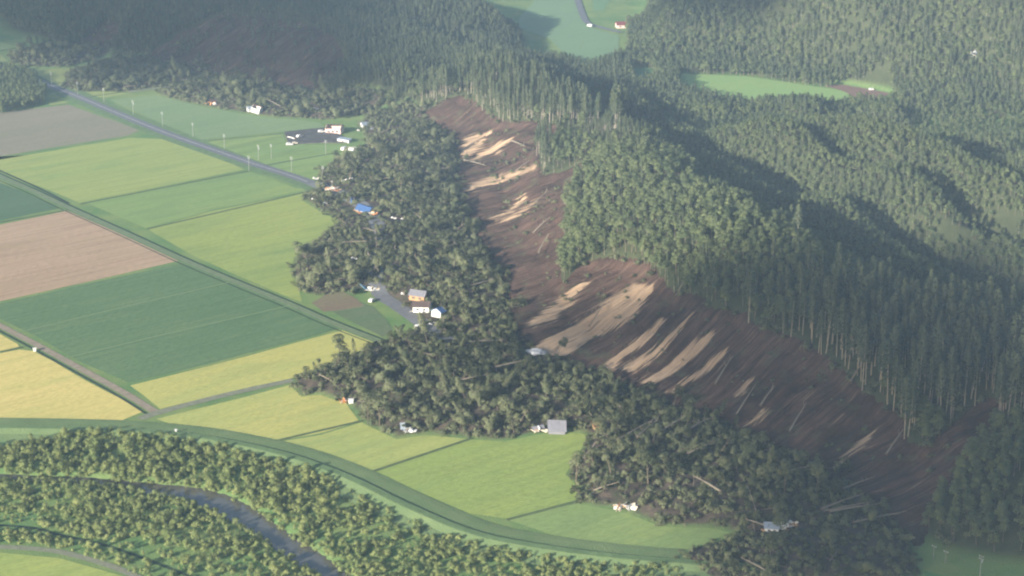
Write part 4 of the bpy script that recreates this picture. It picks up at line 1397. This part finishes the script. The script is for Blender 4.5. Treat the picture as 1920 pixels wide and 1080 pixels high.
sheet('grey metal scrap in front of the splintered boards', 610, 379, 2.2, 1.2, 'bluegrey', .5)
house('wrecked house under a blue roof with torn orange timber', 684, 392, 7.0, 6.0, 1.0, -.45, 'blue', 'cream', (.16, .16), boards=34, bmats=('orange', 'orange', 'cream', 'wood'), name='wrecked_house', seed=6, rh=1.3)
sheet('blue roof panel leaning left of the blue-roofed wreck', 661, 378, 2.6, 3.6, 'blue', 1.4, (.7, .2, .4), name='roof_panel')
heap('pale yellow broken wall right of the blue-roofed wreck', 699, 401, 4, 3, 3.0, ('cream', 'orange', 'cream'), 14, seed=7)
sheet('white sheet in the tangle right of the road bend', 738, 412, 2.6, 1.4, 'white', 1.6)
sheet('small white scrap near the sheet by the road bend', 754, 414, 1.4, 1.0, 'white', 1.6)
heap('red and white broken roof in the leafy tongue of debris', 653, 487, 3.4, 2.6, 1.8, ('red', 'white', 'pink'), 8, seed=8)
sheet('white strip beside the red and white broken roof', 664, 487, 2.8, .9, 'white', 1.4)
heap('collapsed house of white boards under a pale blue roof', 699, 543, 6, 4.5, 2.2, ('white', 'cream', 'white', 'wood'), 18, seed=9,
     sheets=[(-3.6, .6, 1.5, 3.2, 5.2, .15, .45, .55, 'skyblue')])
car('white car on the grass below the pale blue roof', 697, 564, 1.2)
sheet('white scrap among bushes above the buried road', 755, 553, 1.6, 1.6, 'white', 1.2)
house('upper grey-roofed house of the two by the buried road', 784, 558, 6.8, 5.2, 2.6, -.25, 'grey', 'wood', (.05, .05), name='house', seed=10, boards=4)
house('lower house with a dark brown roof and white walls by the buried road', 792, 580, 7.2, 5.0, 2.8, -.20, 'brown', 'white', (.04, -.05), name='house', seed=11, boards=9, bmats=('white', 'cream'))
house('blue-roofed house with white gable at the end of the buried road', 821, 591, 3.6, 4.6, 2.6, 1.05, 'blue', 'white', (.04, .12), name='house', seed=12, boards=7, bmats=('white', 'white', 'cream'))
car('white car stranded at the lower end of the buried road', 786, 613, .7)
sheet('white scrap left of two below the blue-roofed house', 807, 608, 1.4, 1.0, 'white', .8)
sheet('white scrap right of two below the blue-roofed house', 815, 606, 1.4, 1.0, 'white', .8)
heap('orange timber wreck at the tip of the debris in the yellow field', 647, 752, 5.2, 2.6, 1.3, ('orange', 'pink', 'orange', 'wood', 'cream'), 16, seed=13)
house('small white box shed beside the orange timber wreck', 658, 753, 1.7, 1.5, 1.4, .1, 'white', 'white', flat=True, name='box_shed', win=0)
heap('white and grey torn sheets at the foot of the middle debris lobe', 768, 806, 5, 3, 1.5, ('white', 'bluegrey', 'white', 'wood'), 14, seed=14,
     sheets=[(-2.6, .6, 1.9, 1.9, 2.6, 1.1, 0, .2, 'bluegrey')])
house('barn with a large grey sheet roof at the field edge', 1043, 806, 6.2, 6.8, 1.5, .04, 'grey', 'grey', (-.05, .05), name='barn', rh=2.8, seed=15, win=0)
heap('broken dark roof and pale boards left of the grey barn', 1012, 808, 6.0, 3, 1.8, ('white', 'cream', 'wood', 'cream'), 15, seed=16,
     sheets=[(-.6, .9, 1.6, 4.6, 2.2, .3, -.12, .25, 'grey')])
house('red-roofed hut under trees right of the grey barn', 1118, 804, 2.6, 2.4, 1.6, .3, 'red', 'wood', (.1, .1), name='hut', win=0, seed=17, dz=.8)
heap('bright heap of orange and white house wreckage at the lower field corner', 1166, 951, 4.6, 3.4, 2.4, ('orange', 'cream', 'wood', 'white'), 20, seed=18)
heap('white boards and window frames right of the orange wreckage', 1185, 951, 3.8, 3.0, 2.2, ('white', 'white', 'cream'), 14, seed=19)
house('house with a blue-grey roof sunk in the lowest debris lobe', 1446, 990, 4.4, 4.2, 1.8, -.05, 'bluegrey', 'white', (-.12, .03), name='wrecked_house', seed=20, boards=4, rh=1.2, dz=-.6)
house('white gable end broken off beside the blue-grey roof', 1467, 987, 1.7, 2.6, 2.2, .25, 'white', 'white', (.08, .1), name='wrecked_gable', seed=21, boards=3, win=0, dz=-.6)
heap('tan timber frame wreck at the end of the blue-grey roofed house', 1486, 984, 5.4, 2.8, 2.2, ('cream', 'wood', 'cream', 'wood', 'white'), 20, seed=22)
house('red-roofed farmhouse with pale walls in the far valley', 1166, 50, 8.5, 6, 2.6, .2, 'red', 'pink', name='farmhouse', seed=23)
car('white truck on the far valley road', 1106, 49, 2.4, van=True)
house('lone white hut in the dark valley behind the knoll', 1178, 181, 2.6, 2.2, 1.5, .1, 'white', 'white', flat=True, name='hut', win=1)
car('white van on bare red earth beside the back valley field', 1634, 168, .2, van=True, scale=.7)
house('tiny white pump box at the dirt track corner', 65, 656, 1.1, 1.0, 1.2, .3, 'white', 'white', flat=True, name='pump_box', win=0)
house('pale sluice box on the dike below the path junction', 330, 812, .5, .5, .7, .3, 'white', 'white', flat=True, name='sluice_box', win=0, dz=1.2)

# pale rubble at the toe of the widest chute
for k, (u, v, r, lab) in enumerate([(1006, 662, 3.2, 'pale blue-grey rubble pile at the toe of the widest chute'), (994, 659, 1.5, 'small white rock left of the rubble pile'), (926, 408, 1.3, 'whitish boulder at the foot of the upper slide')]):
    x, y = hit(u, v)
    rg = np.random.default_rng(k)
    vv, ff = [], []
    for a in range(5):
        for b in range(10):
            th_, ph_ = math.pi / 2 * a / 4, 2 * math.pi * b / 10
            q = r * rg.uniform(.75, 1.2)
            vv.append((math.cos(ph_) * math.sin(th_) * q * 1.4, math.sin(ph_) * math.sin(th_) * q, math.cos(th_) * q * .55))
    for a in range(4):
        for b in range(10):
            ff.append((a * 10 + b, (a + 1) * 10 + b, (a + 1) * 10 + (b + 1) % 10, a * 10 + (b + 1) % 10))
    o = mesh_obj('rubble_pile' if k == 0 else 'boulder', vv, ff, PAL['rock'])
    o.location = (x, y, ground_z(x, y) + (-.2))
    tag(o, lab, 'rock')

# ------------------------------------------------------------------ utility poles
POLES = [(97, 160, 'beside the dark grove, farthest along the road'), (146, 178, 'second along the road from the dark grove'), (195, 191, 'third along the road from the dark grove'),
         (250, 214, 'fourth along the road from the dark grove'), (305, 236, 'fifth along the road from the dark grove'), (362, 257, 'sixth along the road from the dark grove'),
         (421, 279, 'seventh along the road from the dark grove'), (485, 300, 'eighth along the road from the dark grove'), (547, 322, 'last one before the debris on the road'),
         (467, 321, 'alone on the field side of the road'), (509, 298, 'in the meadow just behind the roadside row'), (611, 290, 'in the meadow near the folded white roof'),
         (603, 341, 'leaning at the end of the open road'), (622, 356, 'short and broken among the splintered boards'),
         (1837, 1084, 'with a crossarm by the dark road at the lower wood'), (1772, 1058, 'small in the meadow below the dark wood'), (1750, 1048, 'thin beside the dark wood edge')]
for k, (u, v, where) in enumerate(POLES):
    x, y = W(u, v)
    hp = 8.6 if k not in (13, 15, 16) else 5.0
    if k == 14: hp = 8.2
    tl = (0, .12) if k == 12 else (0, .05 if k == 13 else 0)
    e = empty('utility_pole', (x, y, 0), (tl[0], tl[1], .72))
    tag(e, 'pale concrete utility pole ' + where, 'pole', 'utility poles')
    MB().tube((0, 0, -.5), (0, 0, hp), .17, .12, 8).build('shaft', PAL['concrete'], e)
    for j, zz in enumerate((hp - .5, hp - 1.4)):
        if hp < 6 and j: continue
        ar = MB().box((0, 0, zz), (.12, 1.9, .14)).build('crossarm', PAL['steel'], e)
        for sy in (-.8, 0, .8):
            MB().tube((0, sy, zz + .07), (0, sy, zz + .32), .06, .04, 6).build('insulator', PAL['white'], ar)
    if k in (3, 7, 14):
        MB().tube((.42, 0, hp - 2.8), (.42, 0, hp - 2.0), .28, .28, 8).build('transformer', PAL['steel'], e)

# ------------------------------------------------------------------ fallen trunks over the debris and the slope toe
LOGS = [((1105, 640), (1135, 618)), ((1340, 745), (1372, 722)), ((1480, 820), (1510, 795)), ((1005, 420), (1030, 405)), ((935, 255), (960, 244)), ((965, 355), (995, 344)), ((1440, 700), (1462, 684)), ((1590, 790), (1612, 772)), ((1660, 880), (1690, 856)), ((1270, 640), (1290, 622)), ((1000, 470), (1030, 458)), ((1010, 500), (1028, 480)),
        ((1160, 832), (1245, 785)), ((1195, 828), (1232, 795)), ((1285, 823), (1330, 792)), ((1240, 815), (1300, 780)), ((1380, 785), (1415, 760)), ((1425, 785), (1450, 768)),
        ((1540, 965), (1620, 935)), ((1545, 970), (1640, 950)), ((1555, 972), (1650, 955)), ((1600, 992), (1700, 965)), ((1095, 860), (1118, 832)), ((1350, 935), (1300, 905)),
        ((1440, 992), (1395, 975)), ((1450, 1075), (1390, 1050)), ((680, 455), (690, 475)), ((735, 465), (742, 480)), ((690, 485), (710, 515)), ((775, 480), (810, 462)),
        ((705, 440), (706, 478)), ((940, 645), (880, 646)), ((760, 640), (785, 620)), ((885, 545), (930, 530)), ((760, 380), (775, 350)), ((690, 330), (735, 322)), ((800, 330), (850, 318)),
        ((870, 300), (910, 318)), ((655, 415), (640, 432)), ((820, 480), (860, 466)), ((960, 300), (985, 312)), ((930, 700), (985, 690)), ((860, 725), (920, 715)),
        ((1400, 870), (1450, 850)), ((1470, 900), (1530, 880)), ((1580, 925), (1640, 900)), ((1290, 860), (1340, 842))]
M_LOG = bark('stripped_wood', (.16, .138, .105), (.28, .24, .19))
where_l = ['in the lowest lobe', 'in the middle lobe', 'in the upper debris']
rgl = random.Random(5)
extra = []
for k in range(36):
    dq = rgl.choice([i for i in range(len(TOPP))])
    extra.append((TOPP[dq, 0], TOPP[dq, 1]))
nlog = 0


def log(pa, pb, r, label, group=None):
    e = empty('fallen_trunk', pa)
    tag(e, label, 'fallen trunk', group)
    b = Vector(pb) - Vector(pa)
    mid_ = b * .5 + Vector((0, 0, .25))
    MB().tube((0, 0, 0), mid_, r, r * .75, 7).tube(mid_, b, r * .75, r * .3, 7).build('stem', M_LOG, e)
    for q in (.62, .74, .86):
        p = b * q
        d = Vector((rgl.uniform(-1, 1), rgl.uniform(-1, 1), rgl.uniform(.2, 1))).normalized() * rgl.uniform(1.2, 2.6)
        MB().tube(p, p + d + b.normalized() * 1.2, r * .35, r * .1, 5).build('branch', M_LOG, e)
    rt = MB()
    for q in range(6):
        a = q * 1.05
        x_ = b.normalized().orthogonal().normalized(); y_ = b.normalized().cross(x_)
        rt.tube((0, 0, 0), (x_ * math.cos(a) + y_ * math.sin(a)) * .9 - b.normalized() * .3, r * .5, .05, 4)
    rt.build('root_plate', M_DARKBARK, e)


side = lambda v: 0 if v > 840 else (1 if v > 660 else 2)
for k, (a, b) in enumerate(LOGS):
    xa, ya = W(*a, 2.5); xb, yb = W(*b, 3.5)
    za, zb = ground_z(xa, ya) + .6, ground_z(xb, yb) + 1.2
    if sample(dscar, xa, ya) < 1: za = float(sample(Zbase, xa, ya)) + .2
    if sample(dscar, xb, yb) < 1: zb = float(sample(Zbase, xb, yb)) + .2
    log((xa, ya, za + 1.2), (xb, yb, zb + 1.8), rgl.uniform(.28, .42), 'long stripped trunk lying %s' % debris_place(*a), 'stripped trunks %s' % debris_place(*a))
for (x, y) in extra:
    a = math.radians(150) + rgl.gauss(0, .8); L_ = rgl.uniform(8, 16)
    xb, yb = x + math.cos(a) * L_, y + math.sin(a) * L_
    if float(sample(DEB, xb, yb)) < .5: xb, yb = x - math.cos(a) * L_ * .6, y - math.sin(a) * L_ * .6
    u_, v_ = project(x, y, 2.0)
    if u_ < 0 or v_ > 1075: continue
    log((x, y, ground_z(x, y) + rgl.uniform(.8, 3.0)), (xb, yb, ground_z(xb, yb) + rgl.uniform(1.0, 4.0)), rgl.uniform(.18, .3),
        'slim grey fallen trunk half hidden %s' % debris_place(u_, v_), 'slim fallen trunks %s' % debris_place(u_, v_))

# lone trees on the fields
for (u, v, s, tl, lab) in [(635, 683, .80, (0, .10), 'lone bent leafy tree at the field edge above the middle debris lobe'), (592, 690, .40, (.1, -.35), 'small leaning tree left of the lone bent tree'),
                           (1080, 905, .95, (.1, -.12), 'tall slender tree leaning over the green field at the debris edge'),
                           (690, 795, .85, (0, 0), 'pale green upright tree at the foot of the middle lobe'), (712, 800, .8, (0, .05), 'leafy tree next to the pale upright tree by the field'),
                           (1215, 925, 1.0, (0, .1), 'broad leafy crown above the orange house wreckage'), (1470, 945, .95, (0, 0), 'round leafy tree behind the tan timber wreck'), (1530, 945, .9, (.05, 0), 'round leafy tree right of the one behind the tan wreck')]:
    x, y = W(u, v)
    p = TORN[0] if s > .9 else TORN[2] if s < .5 else TORN[1]
    e = empty('lone_tree', (x, y, ground_z(x, y) - .2), (tl[0], tl[1], u * .1))
    e.scale = (s, s, s)
    child('trunk', p.trunk, e); child('crown', p.crown, e)
    tag(e, lab, 'tree')

# ------------------------------------------------------------------ white helicopter over the back valley
t_h = 900.0
a, dy_h, dz_h = ray(1828, 100)
he = empty('helicopter', (a * t_h, dy_h * t_h, CAM_H + dz_h * t_h), (0, 0, math.radians(60)))
tag(he, 'small white helicopter hovering over the far wooded slope', 'helicopter')
vv, ff = [], []
SEC = [(-1.9, .15, .25, .35), (-1.6, .6, .7, .1), (-.8, .95, 1.05, 0), (.4, 1.0, 1.1, 0), (1.3, .75, .8, .2), (1.9, .3, .3, .45)]
for (sx, wy, wz, zc) in SEC:
    for k in range(10):
        an = 2 * math.pi * k / 10
        vv.append((-sx, math.cos(an) * wy, zc + math.sin(an) * wz))
for i in range(len(SEC) - 1):
    for k in range(10):
        ff.append((i * 10 + k, i * 10 + (k + 1) % 10, (i + 1) * 10 + (k + 1) % 10, (i + 1) * 10 + k))
ff += [tuple(range(10)), tuple(range(59, 49, -1))]
mesh_obj('fuselage', vv, ff, PAL['white'], he, True)
MB().tube((-1.6, 0, .5), (-5.4, 0, .9), .3, .13, 8).build('tail_boom', PAL['white'], he)
MB().box((-5.4, 0, 1.4), (.7, .1, 1.3)).build('tail_fin', PAL['white'], he)
MB().tube((-.1, 0, 1.0), (-.1, 0, 1.7), .12, .1, 8).build('rotor_mast', PAL['steel'], he)
for k in range(3):
    an = k * 2.094 + .4
    MB().box((-.1 + math.cos(an) * 2.4, math.sin(an) * 2.4, 1.7), (4.6, .22, .05), Matrix.Rotation(an, 3, 'Z')).build('rotor_blade', PAL['black'], he)
for sy in (-1, 1):
    sk = MB().tube((-1.5, sy * .95, -1.5), (1.6, sy * .95, -1.5), .07, .07, 6).build('skid', PAL['white'], he)
    MB().tube((.7, sy * .5, -.8), (.7, sy * .95, -1.5), .05, .05, 5).tube((-.8, sy * .5, -.8), (-.8, sy * .95, -1.5), .05, .05, 5).build('strut', PAL['steel'], sk)
MB().box((1.45, 0, .45), (.5, 1.0, .5), Matrix.Rotation(.5, 3, 'Y')).build('windscreen', PAL['glass'], he)

# ------------------------------------------------------------------ haze and clouds
t = NT('haze_air')
pv = t.n('ShaderNodeVolumePrincipled')
pv.inputs['Color'].default_value = (.50, .72, 1.0, 1)
pv.inputs['Density'].default_value = .00011
pv.inputs['Anisotropy'].default_value = 0.0
t.t.links.new(pv.outputs[0], t.out.inputs['Volume'])
hb = MB()
hb.box((0, 1575, 150), (3100, 3850, 316))
haze = hb.build('haze', t.m)
tag(haze, 'thin morning haze filling the valley air', 'haze', kind='stuff')
t = NT('cloud_white')
M_CLOUD = t.finish((.85, .86, .88), 1.0, 0.0)
CZ = 900.0


def hull(pts):
    pts = sorted(set(pts))
    def half(seq):
        h = []
        for p in seq:
            while len(h) > 1 and (h[-1][0] - h[-2][0]) * (p[1] - h[-2][1]) - (h[-1][1] - h[-2][1]) * (p[0] - h[-2][0]) <= 0: h.pop()
            h.append(p)
        return h[:-1]
    return half(pts) + half(pts[::-1])


def cloud(name, shaded, seed):
    """a cumulus far up towards the sun, out of the picture, whose shadow lies on the points of shaded"""
    pts = [Vector(p) + sun_to * ((CZ - p[2]) / sun_to.z) for p in shaded]
    poly = hull([(p.x, p.y) for p in pts])
    pa = np.array(poly)
    rg = np.random.default_rng(seed)
    st_ = 11.0
    xs = np.arange(pa[:, 0].min() - 60, pa[:, 0].max() + 60, st_); ys = np.arange(pa[:, 1].min() - 60, pa[:, 1].max() + 60, st_)
    gx2, gy2 = np.meshgrid(xs, ys)
    d = edgedist(gx2, gy2, poly)[0]
    d = np.where(inpoly(gx2, gy2, poly), d, -d) + fbm(gx2 / 70, gy2 / 70, seed, 4) * 85 + 10
    keep = d > 0
    top = CZ + np.sqrt(np.maximum(d, 0)) * 2.2 + fbm(gx2 / 40, gy2 / 40, seed + 1, 4) * 12
    bot = CZ - np.sqrt(np.maximum(d, 0)) * .6
    a = grid_mesh(name, xs, ys, keep, top, {}, M_CLOUD)
    tag(a, 'grey-white cumulus cloud out of frame, shaped for the shade it casts', 'cloud', kind='stuff')


def seen(pts, up=0.0):
    return [(x, y, float(sample(Z, x, y)) + up) for x, y in (hit(u, v) for u, v in pts)]


cloud('cloud', seen([(1030, 570), (1000, 640), (1080, 770), (1230, 950), (1400, 1230), (2300, 1260), (2400, 800)]) +
      seen([(1330, 610), (1440, 560), (1560, 540), (1700, 560), (1800, 590), (1950, 640)], 20), 5)
cloud('cloud', seen([(-200, 100), (100, 100), (350, 150), (600, 190), (770, 195)]) + seen([(560, 60), (680, 110)], 14) +
      [W(u, v) + (0.0,) for u, v in [(800, 60), (860, -60), (800, -200), (-600, -200)]], 9)
cloud('cloud', [W(u, v) + (12.0,) for u, v in [(1290, 70), (1380, 105), (1500, 92), (1700, 62), (1950, 30), (1950, -150), (1300, -150)]], 13)
